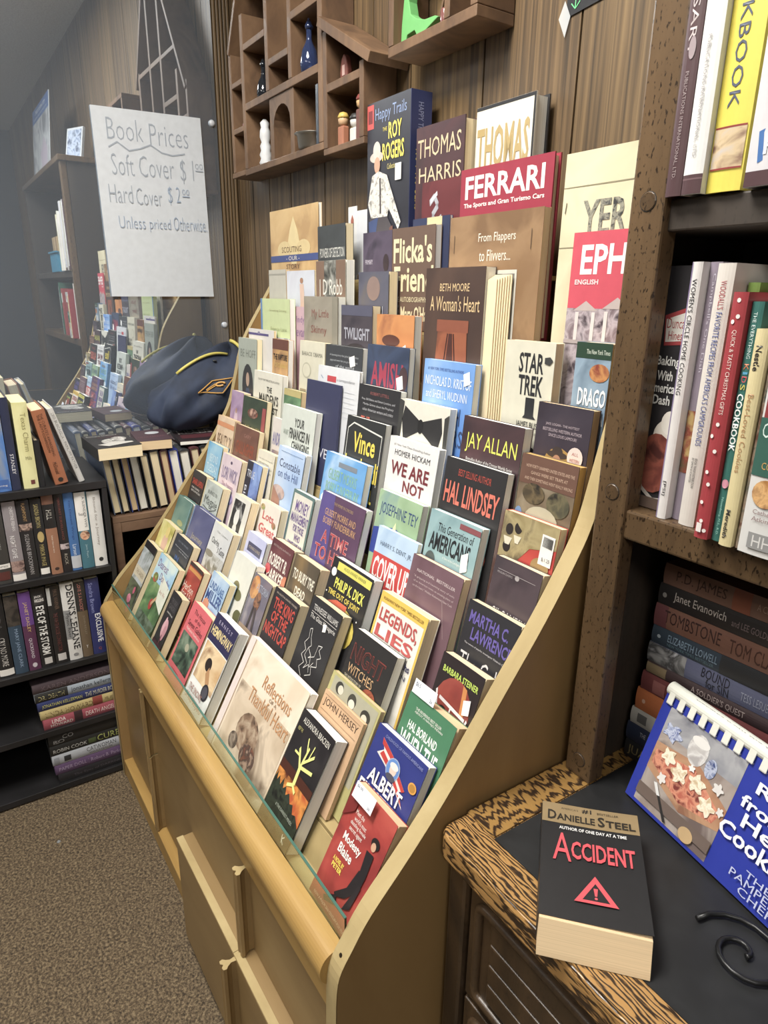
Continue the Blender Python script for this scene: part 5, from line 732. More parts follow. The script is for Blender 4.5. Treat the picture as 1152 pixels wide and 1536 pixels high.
# ---------------------------------------------------------------- navy bag slumped against mirror and rack
BAG = art('1d2638', '26324a', '303c56', 10, (1, 1, 1), .75)
bag = thing('garment_bag', 'slumped navy blue bag with yellow piping and an embroidered badge', 'bag', (-1.90, .625, -.378))
q = MB(); NU, NV = 44, 26; vs = []; fs = []
def bagpt(u, v):
    a = 2*math.pi*u; p = math.pi*(v-.5)
    x = .105*math.cos(p)*math.cos(a); y = .135*math.cos(p)*math.sin(a); z = .112*math.sin(p)
    zz = z/.112
    y += .075*zz + .02*max(0, zz)                                    # heaped up towards the wall
    y *= 1 - .12*max(0, zz); x *= 1 - .40*max(0, zz)
    d_ = math.atan2(math.sin(a + .25), math.cos(a + .25))
    f = .016*math.sin(5*a + 3*zz) + .010*math.sin(9*a - 5*zz + 1.3) + .03*noise.noise(Vector((x*12, y*12, z*12))) - .05*math.exp(-(d_/.28)**2)*(1 - abs(zz))
    k = 1 + f*4.2*(.4 + .6*math.cos(p)); z2 = z + .112
    P = Vector((x*k, y*k + .02, max(.002, z2 + .02*math.sin(4*a)*max(0, zz))))
    P.x = min(max(P.x, -.115), .14); P.y = min(P.y, .205)
    return P
for j in range(NV+1):
    for i in range(NU): vs.append(bagpt(i/NU, j/NV))
for j in range(NV):
    for i in range(NU): fs.append((j*NU+i, j*NU+(i+1) % NU, (j+1)*NU+(i+1) % NU, (j+1)*NU+i))
q.add(vs, fs, BAG); q.obj('bag_body', bag, smooth=True)
PIP = mat('cfc04a', .6)
q = MB(); q.tube([bagpt(.80 + .12*t_, .62 + .36*t_) * 1.0 + Vector((.006, -.006, .003)) for t_ in [i/14 for i in range(15)]], .004, PIP, 6); q.obj('piping', bag, smooth=True)
q = MB(); q.tube([bagpt(.06 + .03*math.sin(3*t_), .52 + .46*t_) + Vector((.006, 0, .003)) for t_ in [i/14 for i in range(15)]], .005, PIP, 6); q.obj('piping', bag, smooth=True)
q = MB(); GOL = mat('cf9a3c', .6)
for pts in ([(.93, .50), (.965, .60), (.03, .60), (.02, .50), (.93, .50)], [(.96, .52), (.985, .57)], [(.965, .51), (.99, .56)]):
    pp = []
    for a_, c_ in zip(pts[:-1], pts[1:]):
        du = c_[0] - a_[0]
        if du < -.5: du += 1
        if du > .5: du -= 1
        for s_ in range(5): pp.append(bagpt((a_[0] + du*s_/5) % 1, a_[1] + (c_[1]-a_[1])*s_/5) + Vector((.004, -.001, .001)))
    pp.append(bagpt(pts[-1][0], pts[-1][1]) + Vector((.004, -.001, .001))); q.tube(pp, .0016, GOL, 5)
q.tube([bagpt(.998 + .012*math.cos(k), .565 + .014*math.sin(k)) + Vector((.005, 0, .001)) for k in [i*.7 for i in range(9)]], .003, GOL, 5)
q.obj('embroidered_badge', bag)
for (u_, v_) in ((.90, .80), (.05, .74)):
    q = MB(); P = bagpt(u_, v_) + Vector((.004, -.002, 0)); q.lathe([(.001, 0), (.006, .001), (.006, .003), (.001, .004)], tuple(P), mat('c8ccd0', .2, .9), 10); q.obj('snap', bag)

# ---------------------------------------------------------------- price sign on the mirror
sg = thing('price_sign', 'large white paper sign handwritten with book prices taped to the mirror', 'sign', (XM + .002, .43, -.012))
q = MB(); PAP = mat('cbd0d6', .8)
cy = [(.445, .455), (.735, .462), (.742, -.012), (.448, -.014)]; n_ = 12; vs = []; fs = []
for j in range(n_+1):
    for i in range(n_+1):
        u, v = i/n_, j/n_
        y = (cy[0][0]*(1-u)+cy[1][0]*u)*(1-v) + (cy[3][0]*(1-u)+cy[2][0]*u)*v; z = (cy[0][1]*(1-u)+cy[1][1]*u)*(1-v) + (cy[3][1]*(1-u)+cy[2][1]*u)*v
        vs.append((.003 + .0025*math.sin(3*v+1)*u + .004*v*v, y - .43, z + .012))
for j in range(n_):
    for i in range(n_): a = j*(n_+1)+i; fs.append((a, a+n_+1, a+n_+2, a+1))
q.add(vs, fs, PAP)
def SF(u, v, off=0):
    y = (cy[0][0]*(1-u)+cy[1][0]*u)*(1-v) + (cy[3][0]*(1-u)+cy[2][0]*u)*v; z = (cy[0][1]*(1-u)+cy[1][1]*u)*(1-v) + (cy[3][1]*(1-u)+cy[2][1]*u)*v
    return (.0034 + .0025*math.sin(3*v+1)*u + .004*v*v + off, y - .43, z + .012)
P1 = '9ea7b3'; P2 = '9aabc2'
draw(q, [('n', 'Book', .12, .05, .44, .16, P1), ('n', 'Prices', .50, .06, .86, .17, P1),
 ('l', [(.12, .20), (.2, .17), (.3, .21), (.4, .195), (.5, .17), (.6, .205), (.7, .215), (.82, .20)], .008, P1),
 ('n', 'Soft Cover', .13, .23, .70, .34, P1), ('n', '$ 1', .76, .23, .89, .36, P1), ('n', '00', .91, .245, .985, .275, P1), ('l', [(.91, .285), (.985, .285)], .006, P1),
 ('n', 'Hard', .08, .39, .29, .485, P1), ('n', 'Cover', .32, .40, .56, .49, P1), ('n', '$ 2', .62, .38, .74, .48, P2), ('n', '00', .76, .39, .83, .42, P2), ('l', [(.76, .43), (.83, .43)], .006, P2),
 ('n', 'Unless', .14, .555, .38, .62, P2), ('n', 'priced', .42, .56, .62, .635, P2), ('n', 'Otherwise.', .65, .545, .98, .62, P2)], SF)
q.obj('paper_sheet', sg)

# ---------------------------------------------------------------- house-shaped curio shelves on the wall
CUR = wood('523a26', '6e5034', '836242', (9, 9, 5), 1, .55, .08, 0, 1.2)
def boards(root, lst, y0=.762, y1=.838):
    for (a, b_, c, d) in lst: bx_local('board', (a, y0, c), (b_, y1, d), CUR, root, .0012)
def slanted(root, p, q_, t, y0=.758, y1=.838, nm='roof_board'):
    (x0, z0), (x1, z1) = p, q_; L = math.hypot(x1-x0, z1-z0); nx, nz = -(z1-z0)/L*t, (x1-x0)/L*t; o = root.location; m_ = MB()
    m_.prism([(x0-o.x, z0-o.z), (x1-o.x, z1-o.z), (x1+nx-o.x, z1+nz-o.z), (x0+nx-o.x, z0+nz-o.z)], 1, y0-o.y, y1-o.y, CUR); m_.obj(nm, root, .0012)
c1 = thing('curio_shelf', 'large brown house-shaped curio shelf with many cubbies left of the cowboy book', 'shelf', (-1.55, .80, .29))
boards(c1, [(-1.885, -1.8705, .306, .60), (-1.893, -1.805, .2935, .3055), (-1.8045, -1.787, .3055, .645), (-1.8045, -1.3835, .2905, .305), (-1.787, -1.4035, .436, .452),
 (-1.8705, -1.805, .395, .407), (-1.8705, -1.805, .50, .512), (-1.660, -1.6435, .4525, .96), (-1.5405, -1.524, .4525, 1.01), (-1.403, -1.384, .3055, .72), (-1.7865, -1.6605, .566, .580), (-1.643, -1.541, .501, .515), (-1.5235, -1.4035, .560, .575), (-1.643, -1.541, .70, .714), (-1.5235, -1.4035, .70, .714), (-1.7865, -1.6605, .70, .712)])
slanted(c1, (-1.872, .575), (-1.592, 1.045), .012); slanted(c1, (-1.592, 1.045), (-1.365, .675), .012)
q = MB(); o = c1.location; ar = [(-1.652, .306), (-1.632, .306), (-1.632, .375)] + [(-1.588 - .044*math.cos(R(k)), .375 + .040*math.sin(R(k))) for k in (20, 45, 70, 90, 110, 135, 160)] + [(-1.544, .375), (-1.544, .306), (-1.5245, .306), (-1.5245, .4355), (-1.652, .4355)]
q.prism([(x-o.x, z-o.z) for x, z in ar], 1, .766-o.y, .834-o.y, CUR); q.obj('arch_block', c1)
c2 = thing('curio_shelf', 'small lean-to curio shelf with slanted roof joined right of the large one', 'shelf', (-1.29, .80, .28))
boards(c2, [(-1.3825, -1.2215, .2775, .2895), (-1.2400, -1.2240, .290, .418), (-1.382, -1.3665, .290, .50), (-1.366, -1.2402, .391, .406)]); slanted(c2, (-1.3815, .508), (-1.188, .402), .018, .748)
c3 = thing('curio_shelf', 'brown rectangular curio shelf with green toy at top centre of the wall', 'shelf', (-1.02, .80, .40))
boards(c3, [(-1.142, -.905, .3985, .4145), (-1.142, -1.127, .415, .70), (-.921, -.905, .415, .70), (-.985, -.971, .415, .70), (-1.1265, -.986, .55, .563), (-.9705, -.9215, .55, .563), (-1.142, -.905, .7005, .715)], .762, .838)
slanted(c3, (-1.055, .4150), (-1.02, .50), .005, .80, .838, 'brace')
# ornaments
def orn(name, label, cat, loc): return thing(name, label, cat, loc, group='ornaments in the curio shelves')
t = orn('snowman_figurine', 'white lumpy stacked snowman figurine in the large curio shelf', 'figurine', (-1.735, .79, .3055))
q = MB(); q.lathe([(.012, 0), (.017, .008), (.013, .018), (.016, .026), (.012, .036), (.014, .046), (.010, .055), (.014, .066), (.013, .080), (.010, .088), (.012, .098), (.004, .106)], (0, 0, 0), mat('d4d6d8', .5), 14); q.obj('body', t, smooth=True)
t = orn('tin_pan', 'small dented metal pan in the lower cubby of the large curio shelf', 'pan', (-1.4795, .790, .3055))
q = MB(); MET = mat('8c867c', .35, .8); q.lathe([(.030, 0), (.034, .004), (.037, .028), (.043, .031), (.041, .032), (.035, .029), (.031, .005), (.002, .004)], (0, 0, 0), MET, 20); q.obj('body', t, smooth=True)
t = orn('picture_frame', 'small dark blue frame standing beside the metal pan', 'frame', (-1.424, .80, .3055)); q = MB(); q.box((-.006, -.03, 0), (.006, .03, .115), mat('2a3440', .3)); q.obj('panel', t, .001)
def bottle(lab, x, z, c, s=1.0, y=.79):
    t = orn('glass_bottle', lab, 'bottle', (x, y, z)); gl, n, l, b = new_mat(('gl', c)) if ('gl', c) not in MC else (MC[('gl', c)], None, None, None)
    if b: b.inputs['Base Color'].default_value = lin(c); b.inputs['Roughness'].default_value = .05; b.inputs['Transmission Weight'].default_value = .75
    q = MB(); q.lathe([(.013*s, 0), (.019*s, .004*s), (.021*s, .02*s), (.016*s, .045*s), (.009*s, .058*s), (.006*s, .066*s), (.006*s, .085*s)], (0, 0, 0), gl, 16); q.obj('body', t, smooth=True)
    q = MB(); q.lathe([(.0075*s, .085*s), (.009*s, .090*s), (.006*s, .097*s), (.002*s, .105*s)], (0, 0, 0), gl, 12); q.obj('stopper', t, smooth=True)
bottle('blue glass bottle with stopper in the upper right cubby', -1.482, .4525, '4a5f98', .98, .785); bottle('small dark glass bottle in the left cubby', -1.733, .4525, '3c4450', .85); bottle('tiny clear bottle in the narrow middle cubby', -1.555, .5155, '8c8c96', .5)
t = orn('doll_figurine', 'small red and blue doll ornament in the left wing of the curio shelf', 'figurine', (-1.845, .79, .4075)); q = MB(); q.lathe([(.010, 0), (.012, .010), (.007, .024), (.008, .03), (.009, .038), (.003, .046)], (0, 0, 0), art('3c4464', '9c5c5c', 'c8c4c8', 60), 12); q.obj('body', t, smooth=True)
def peg(name, lab, x, h, body, hat, face, y=.785):
    t = orn(name, lab, 'figurine', (x, y, .290)); q = MB()
    q.box((-.011, -.008, 0), (.011, .008, h*.62), mat(body, .5)); q.obj('body', t, .003); q = MB(); q.lathe([(.004, 0), (.010, .004), (.011, .012), (.008, .020), (.002, .023)], (0, 0, h*.62), mat(face, .5), 12); q.obj('head', t, smooth=True)
    q = MB(); q.lathe([(.0115, 0), (.0115, .004), (.008, .010), (.002, .012)], (0, 0, h*.62 + .014), mat(hat, .5), 12); q.obj('hat', t, smooth=True)
peg('peg_doll', 'wooden peg figure with yellow hair and red body in the lean-to shelf', -1.3385, .062, 'a86a4c', 'c8a83c', 'd0a87c'); peg('peg_doll', 'taller wooden peg figure with maroon hat and blue legs in the lean-to shelf', -1.2665, .092, '6c3c30', '7c3028', 'd0a46c'); peg('cow_figurine', 'black and white cow ornament between two peg figures', -1.2905, .045, 'd0ccc4', '2a2826', 'd8d4cc')
t = orn('coin_stack', 'stack of dull brass discs beside the yellow-haired peg figure', 'ornament', (-1.3135, .80, .290)); q = MB()
for k in range(9): q.lathe([(.010, .0002), (.011, .001), (.011, .0050), (.010, .0056)], (0, 0, k*.0058), mat('8c7a4c', .4, .5), 14)
q.obj('discs', t)
t = orn('pebble_figurine', 'dark red rounded tag ornament on the lean-to top shelf', 'figurine', (-1.335, .79, .4065)); q = MB(); q.prism([(-.013, 0), (.013, 0), (.015, .02), (.009, .042), (0, .05), (-.009, .042), (-.015, .02)], 1, -.006, .006, mat('7c4034', .5)); q.obj('body', t, .002); q = MB(); q.box((-.005, -.0068, .012), (.005, -.006, .03), mat('c8a49a')); q.obj('label', t)
t = orn('dinosaur_toy', 'flat green long-necked wooden toy in the top curio shelf', 'toy', (-1.075, .785, .415)); q = MB()
dn = [(-.048, 0), (-.034, 0), (-.030, .012), (-.008, .014), (0, .003), (.016, .003), (.03, .008), (.058, .016), (.048, .020), (.02, .022), (-.004, .030), (-.020, .040), (-.026, .060), (-.024, .085), (-.030, .100), (-.044, .104), (-.052, .098), (-.040, .092), (-.040, .07), (-.046, .03)]
q.prism(dn, 1, -.009, .009, mat('5fae5a', .5)); q.obj('body', t, .001)
t = orn('candle_jar', 'tiny pinkish brown glass jar beside the green toy', 'jar', (-1.012, .787, .415)); q = MB(); q.lathe([(.008, 0), (.009, .002), (.009, .024), (.0075, .027), (.002, .027)], (0, 0, 0), mat('7c4c48', .15), 14); q.obj('body', t, smooth=True)
# note card taped on the wall
nt = thing('note_card', 'black card with a bright green arrow taped at the top of the wall', 'sign', (-.75, .838, .372)); q = MB()
q.add([(-.047, 0, .008), (.06, 0, -.012 + .03), (.06, 0, .16), (-.047, 0, .16)], [(0, 1, 2, 3)], '25262a')
draw(q, [('l', [(.35, .0), (.35, 1.0)], .05, '5fd884'), ('l', [(.1, .72), (.35, 1.0), (.62, .74)], .05, '5fd884')], lambda u, v, o=0: (-.047 + .006 + u*.03, -o - .0003, .045 - v*.030)); q.obj('card', nt)
tm, n, l, b = new_mat('tape'); b.inputs['Base Color'].default_value = (.75, .78, .8, 1); b.inputs['Roughness'].default_value = .25; b.inputs['Alpha'].default_value = .55
q = MB(); q.add([(-.050, -.001, .030), (-.038, -.001, .008), (-.046, -.001, -.016), (-.060, -.001, .010)], [(0, 1, 2, 3)], tm); q.obj('tape', nt)
# open leaflet behind the upper books
lf = thing('leaflet', 'white open leaflet with a thin red figure behind the upper rack books', 'leaflet', (-1.30, .795, .0302))
q = MB(); q.box((-.035, -.001, 0), (.0, 0, .146), mat('dcdcda')); q.box((-.0005, -.0012, .01), (.052, .0, .136), mat('d6d8dc')); q.add([(-.022, -.0016, .05), (-.014, -.0016, .05), (-.012, -.0016, .12), (-.018, -.0016, .13), (-.024, -.0016, .12)], [(0, 1, 2, 3, 4)], 'a8604c'); q.obj('sheets', lf)

# ---------------------------------------------------------------- price slips
s1 = thing('price_slip', 'white handwritten price slip clipped to the green bowed paperback', 'price slip', (-.640, .489, -.518), (-R(22), 0, 0)); q = MB(); q.box((-.004, -.0035, -.008), (.044, -.003, .012), mat('e8eaf0')); draw(q, [('t', '$6.5', .08, .15, .3, .5, '6c7488'), ('t', '2x', .8, .6, .92, .85, '6c7488')], lambda u, v, o=0: (-.004 + u*.048, -.0035 - o, .012 - v*.02)); q.obj('slip', s1)
s2 = thing('price_slip', 'white handwritten price slip stuck at the top of the red paperback', 'price slip', (-.632, .3835, -.629), (-R(28), 0, 0)); q = MB(); q.box((.004, -.0030, -.012), (.050, -.0026, .010), mat('e8eaf0')); draw(q, [('t', '$6.00', .08, .12, .36, .32, '6c7488'), ('t', '20', .78, .7, .9, .85, '6c7488')], lambda u, v, o=0: (.004 + u*.046, -.0030 - o, .010 - v*.022)); q.obj('slip', s2)

# ---------------------------------------------------------------- on the desk
acc_rz = R(42)
bk_ = flat('thick black paperback with tan band and red warning triangle lying on the desk', -.3275, .4085, -.575, acc_rz, .107, .158, .0345, '1d1c1e', [
 ('r', 0, 0, 1, .20, '8c7650'), ('t', "AMERICA'S", .20, .035, .38, .055, '3a3024'), ('b', '#1', .42, .02, .52, .065, '2a2420'), ('t', 'BESTSELLER', .58, .035, .80, .055, '3a3024'), ('b', 'D', .06, .08, .15, .175, '2a241c'), ('b', 'ANIELLE', .155, .105, .55, .17, '2a241c'), ('b', 'S', .58, .08, .65, .175, '2a241c'), ('b', 'TEEL', .66, .105, .96, .17, '2a241c'),
 ('b', 'AUTHOR OF ONE DAY AT A TIME', .18, .232, .86, .262, 'd8d8d6'), ('t', 'A', .12, .30, .30, .55, 'd84a54'), ('b', 'CCIDENT', .30, .36, .92, .52, 'd84a54'),
 ('p', [(.52, .64), (.72, .86), (.32, .86)], 'd84a54'), ('p', [(.52, .70), (.645, .838), (.395, .838)], '1d1c1e'), ('p', [(.50, .74), (.54, .74), (.53, .80), (.51, .80)], 'd84a54'), ('e', .52, .818, .014, .009, 'd84a54')], 't', None, 0, .003)
q = MB(); q.prism([(.0012, 0), (.0345, 0), (.0345, -.016), (.030, -.0145), (.0012, -.003)][::-1], 0, .001, .106, TAN); q.obj('page_block', bk_)
ck = thing('spiral_cookbook', 'bright blue comb-bound cookbook with a strawberry dessert photo standing on the desk', 'book', (-.410, .656, -.6065), (-R(18), 0, R(-11.6)))
q = MB(); Wc, Hc = .25, .148
def CF(u, v, off=0): return (u*Wc, -off, Hc*(1-v))
q.box((0, 0, 0), (Wc, .0012, Hc), '2234a0'); STR = ('b8604c', 'd89070', '7c3430', 90)
draw(q, [('r', .055, .10, .50, .97, ('8c7c74', 'a89c94', '6c5c58', 16)), ('r', .055, .10, .50, .32, ('8a8c94', 'a4a4a8', '70727c', 18)), ('p', [(.055, .42), (.30, .36), (.50, .52), (.50, .70), (.30, .80), (.055, .66)], ('a87858', 'b88c68', '8c6048', 20)), ('p', [(.07, .48), (.30, .42), (.48, .58), (.46, .68), (.28, .74), (.07, .60)], STR),
 ('e', .27, .27, .055, .13, ('b8b4b2', 'd4d2d0', 'a8a4a4', 60)), ('e', .27, .20, .05, .04, 'dedcd8'), ('e', .36, .33, .03, .08, ('5c6c98', 'b8c0d4', '3c4c80', 120)), ('s', .12, .28, .06, .08, ('5c6ca4', 'c0c8dc', '4c5c98', 120)), ('s', .15, .47, .045, .075, ('e2d2b4', 'f0e6d0', 'c8b088', 120)), ('s', .23, .53, .05, .085, ('e2d2b4', 'f0e6d0', 'c8b088', 120)), ('s', .33, .50, .05, .08, ('e2d2b4', 'f0e6d0', 'c8b088', 120)), ('s', .41, .60, .05, .08, ('e2d2b4', 'f0e6d0', 'c8b088', 120)), ('s', .16, .66, .028, .05, 'dcd8d4'), ('s', .28, .42, .02, .03, 'e8e4e0'), ('s', .43, .42, .03, .05, 'd8d4d0'), ('s', .48, .56, .02, .04, 'd8d4d0'), ('r', .055, .80, .50, .90, '6c5c54'), ('l', [(.14, .72), (.26, .95)], .018, '2a2828'), ('l', [(.14, .72), (.18, .80)], .02, 'd8d8d8'), ('e', .38, .90, .04, .06, 'c0a070'),
 ('b', 'Recipes', .58, .16, .98, .28, 'e6e8f0'), ('b', 'from the', .54, .30, .94, .40, 'e6e8f0'), ('b', 'Heart', .58, .42, .88, .53, 'e6e8f0'), ('b', 'Cookbook', .50, .55, .98, .68, 'e6e8f0'), ('t', 'THE', .68, .76, .80, .81, 'b8c0e0'), ('t', 'PAMPERED', .62, .82, .92, .88, 'b8c0e0'), ('t', 'CHEF', .68, .89, .84, .95, 'b8c0e0')], CF)
q.obj('front_cover', ck)
q = MB(); q.box((.003, .0016, .002), (Wc - .003, .010, Hc - .002), WHITE); q.obj('page_block', ck)
q = MB(); q.box((0, .0104, 0), (Wc, .0116, Hc), '3a4a8c'); q.obj('back_cover', ck)
q = MB(); q.tube([(0, .005, Hc + .004), (Wc, .005, Hc + .004)], .0088, mat('dcdcd0', .3), 18); draw(q, [('t', 'Recipes from the Heart Cookbook', .16, .05, .9, .8, '3448a8')], lambda u, v, o=0: (u*Wc, .005 - .0090*math.sin(R(75 - 62*v*1.0 - 5)) * -1 * -1 + 0, Hc + .004 + .0090*math.cos(R(5 + 50*v)))); bsp = q.obj('binding_spine', ck, smooth=False)
for k in range(15):
    q = MB(); x = .006 + k*.0165; q.box((x, -.0035, Hc - .0125), (x + .0085, -.0022, Hc + .006), mat('dcdcd0', .3)); q.box((x, -.0036, Hc - .0135), (x + .0085, .0, Hc - .0118), mat('b8b8b0', .3)); q.obj('comb_ring', bsp, .0005)
ea = thing('wire_easel', 'black wrought wire scroll of an easel foot lying on the desk inset', 'easel', (-.205, .565, -.610)); q = MB(); IR = mat('141416', .35, .3)
q.tube([((.004 + .0045*a)*math.cos(a), (.004 + .0045*a)*math.sin(a), .0035) for a in [i*.35 for i in range(28)]], .0028, IR, 8); q.obj('scroll', ea, smooth=True)

# ---------------------------------------------------------------- hutch books
HG = 'cookbooks on the hutch shelves'
def hb(lab, X, y, z, t, h, cov, sh, hard=False, d=.16, lean_=0, side=None):
    return spine_book(lab, TL(X, y, z), t, h, d, cov, sh, 'w', hard, HG, .002)
bb = book('black cookbook front-on with red diner sign and cream-topped dessert, behind the post', -.4695, .661, -.2293, 1, .0505, .262, .006, ('28262a', '2e2c30', '242226', 8), [('p', [(.34, .19), (.96, .15), (1.0, .17), (.98, .30), (.40, .31)], 'a83c40'), ('p', [(.38, .205), (.93, .17), (.95, .285), (.42, .295)], 'dcd8d0'), ('t', 'Duncan', .42, .20, .90, .24, 'a83c40'), ('t', 'Hines.', .48, .25, .84, .285, 'a83c40'), ('b', 'Baking', .30, .35, .86, .40, 'dcdcd8'), ('b', 'With', .36, .41, .74, .45, 'dcdcd8'), ('b', 'American', .20, .46, .92, .50, 'dcdcd8'), ('b', 'Dash', .34, .51, .76, .55, 'dcdcd8'), ('e', .78, .68, .30, .07, 'dcd4c8'), ('e', .84, .62, .2, .05, 'e4ded4'), ('e', .62, .80, .44, .13, ('6c3028', '8c4838', '4c201c', 40)), ('l', [(.18, .84), (.4, .92), (.7, .96), (1, .95)], .02, 'b0a8a0'), ('r', 0, .95, 1, 1, '5c4a40')], 'w', .0005, group=HG)
hb('thin white spined cookbook with black lettering by the post', -.4135, .640, -.2295, .0112, .264, 'd4d0ce', [('r', .0, .0, .14, 1, '8c7ca4'), ('T', "WOMEN'S CIRCLE HOME COOKING", .3, .06, .75, .49, '2c2c30'), ('T', '[PSI]', .35, .84, .7, .90, '2c2c30')])
hb('slim purple-grey spined cookbook tucked beside the thin white one', -.4018, .652, -.2295, .0125, .264, '8c8090', [('T', "Campbell's One Dish", .4, .04, .7, .4, 'c8c0d0'), ('r', 0, .55, 1, .8, ('b89a5c', '8c3c30', '4c5c3c', 60))])
hb('white spined cookbook with blue campground lettering', -.3868, .641, -.2295, .0175, .262, 'cfc8c0', [('T', "WOODALL'S", .35, .06, .7, .16, 'b04850'), ('T', "FAVORITE RECIPES FROM AMERICA'S CAMPGROUNDS", .35, .17, .7, .67, '4c5c98'), ('T', 'BOOK TRADE DISTRIBUTION', .5, .72, .65, .84, '4c4848'), ('T', 'BY SIMON & SCHUSTER', .3, .72, .45, .82, '4c4848')])
hb('lime green spined cookbook behind the polka-dot one', -.3665, .662, -.2295, .0115, .245, '6c8c34', [('T', 'Vegetables', .3, .3, .7, .6, 'c8d098')])
hb('red cookbook with white polka dots on its spine', -.3540, .618, -.2295, .0140, .236, 'a03038', [('T', 'QUICK & TASTY CHRISTMAS GIFTS', .35, .14, .68, .47, 'e0c8c0')] + [('e', u_, v_, .13, .0085, 'e4dcd8') for u_, v_ in ((.5, .03), (.6, .09), (.3, .11), (.5, .51), (.2, .56), (.6, .62), (.3, .71), (.55, .76), (.3, .84), (.5, .92), (.8, .96))] + [('r', .2, .93, .6, .97, 'e0d8d4')], True)
hb('teal spined cookbook with bold white word and cupcake emblem', -.3392, .625, -.2295, .0110, .228, '2c6c64', [('T', 'THE EVERYTHING', .35, .04, .65, .22, 'c8dcd8'), ('T', 'K', .3, .24, .7, .265, 'd87848'), ('T', 'I', .3, .272, .7, .282, '4ca0c8'), ('T', 'D', .3, .29, .7, .315, 'd8505c'), ('T', 'S', .3, .322, .7, .345, 'd8c83c'), ('B', 'COOKBOOK', .2, .36, .75, .60, 'e8eeec'), ('e', .5, .74, .3, .02, 'd08ca0'), ('T', 'Nissenberg, M.S., R.D.', .4, .80, .65, .97, '8cc0b4')])
hb('pale yellow spined cookie cookbook', -.3275, .618, -.2295, .0125, .205, 'cfc08c', [('B', 'Nestle', .25, .07, .7, .18, '34302c'), ('T', 'Best-Loved Cookies', .3, .28, .72, .64, 'b08454'), ('B', 'Meredith', .25, .82, .6, .96, '34302c')], True)
hb('narrow collage-patterned spine between the pale yellow and casserole books', -.3142, .624, -.2295, .0050, .225, ('6c4438', 'a08c78', '3c4c44', 60), [])
hb('wide white cookbook with red and teal casserole panels at the right photo edge', -.3085, .618, -.2295, .044, .222, 'cdccca', [('r', .05, 0, 1, .16, 'a8a8a4'), ('e', .6, .10, .4, .05, 'a85038'), ('r', .05, .22, 1, .42, '8c3034'), ('r', 0, .42, 1, .66, '2c5c50'), ('t', 'Casserole', .08, .44, .95, .50, 'c8dcd4'), ('t', 'COOKIES', .2, .60, .8, .63, 'c89a4c'), ('e', .4, .73, .3, .06, ('b07838', 'd8a868', '7c4c28', 60)), ('t', 'Catherine', .2, .80, .8, .82, '8c7070'), ('t', 'Atkinson', .2, .83, .8, .85, '8c7070'), ('r', .2, .90, .8, .97, '8c8c8c'), ('t', 'HH', .3, .91, .7, .96, 'cdccca')], True)
hb('maroon spined anniversary cookbook beside the post on the upper shelf', -.4465, .628, .0945, .0165, .31, '4c3034', [('T', 'ANNIVERSARY', .3, .20, .72, .62, 'c0b4b4'), ('T', 'PUBLICATIONS INTERNATIONAL, LTD.', .35, .66, .6, .95, '9c8c8c'), ('e', .6, .6, .2, .03, '9c8c90')], True)
hb('white spined recipe book with maroon foot on the upper shelf', -.4290, .628, .0945, .020, .31, 'd2d2d0', [('r', 0, .945, 1, 1, '4c3034'), ('r', .0, .955, 1, .96, '6c5054'), ('T', 'RECIPES', .55, .05, .85, .36, '8c8484'), ('T', 'Favorites', .2, .1, .4, .36, '9c9494'), ('T', 'PUBLICATIONS INTERNATIONAL, LTD.', .35, .58, .55, .90, '9a9494')], True)
hb('bright yellow spined cookbook with small food photo on the upper shelf', -.4085, .636, .0945, .033, .31, 'd6c62c', [('e', .35, .22, .25, .03, '3c4a90'), ('T', 'COOKBOOK', .3, .34, .62, .78, '4c5468'), ('r', .05, .83, .95, .935, ('6c4438', 'c8b088', 'b8b4b8', 40)), ('r', .05, .825, .95, .83, '8c2c2c'), ('r', .05, .935, .95, .94, '8c2c2c')], True)
hb('wide white spined cookbook with blue slanted logo at the upper right edge', -.3680, .628, .0945, .050, .31, 'c6c4c8', [('r', 0, .96, 1, 1, '4c3034'), ('p', [(.15, .86), (.9, .82), (1, .90), (.2, .94)], '3468a8'), ('t', 'pil', .28, .85, .8, .92, 'e4e8ec')], True)
x = -.315
for k in range(6):
    t_ = (.016, .020, .014, .022, .018, .020)[k]
    hb(['tall cream', 'tall plain white', 'narrow pale pink', 'broad ivory', 'shorter white', 'yellowed white'][k] + ' spined book on the upper hutch shelf, beyond the logo book', x, .628, .0945, t_, (.26, .27, .25, .275, .24, .262)[k], ['d8d0bc', 'dedede', 'd8c8c4', 'd4d0c0', 'dcdcd8', 'd8d0b0'][k], [('T', 'THE HOME COOK', .3, .2, .7, .6, '8c8880')]); x += t_ + .001
bs = thing('storage_basket', 'blue perforated plastic basket on the upper hutch shelf', 'basket', (.05, .72, .0945)); q = MB(); BB = mat('2f86a8', .4)
for (a, b_) in (((-.11, -.085, 0), (.11, -.081, .10)), ((-.11, .081, 0), (.11, .085, .10)), ((-.11, -.081, 0), (-.106, .081, .10)), ((.106, -.081, 0), (.11, .081, .10)), ((-.106, -.081, 0), (.106, .081, .004)), ((-.118, -.092, .094), (.118, -.081, .102))): q.box(a, b_, BB)
q.obj('tub', bs)
for k in range(7):
    T = TL(-.045 + k*.027, .652, .1, ry=R(4)); spine_book(['leftmost worn tan', 'second worn sandy', 'third narrow brown', 'middle tan', 'fifth pale', 'sixth dark tan', 'rightmost tan'][k] + ' booklet filed in the blue basket', T, .012, .17, .13, ['a88c5c', 'b89c70', '8c7048', 'a08460', 'b8a078', '947850', 'a89068'][k], [], 't', False, 'worn booklets in the blue basket', .001)
hb('green ring binder leaning on the lower hutch shelf', .02, .64, -.2295, .035, .27, '2c5c48', [('T', 'RECIPES', .3, .2, .6, .5, 'c8d0c8')])
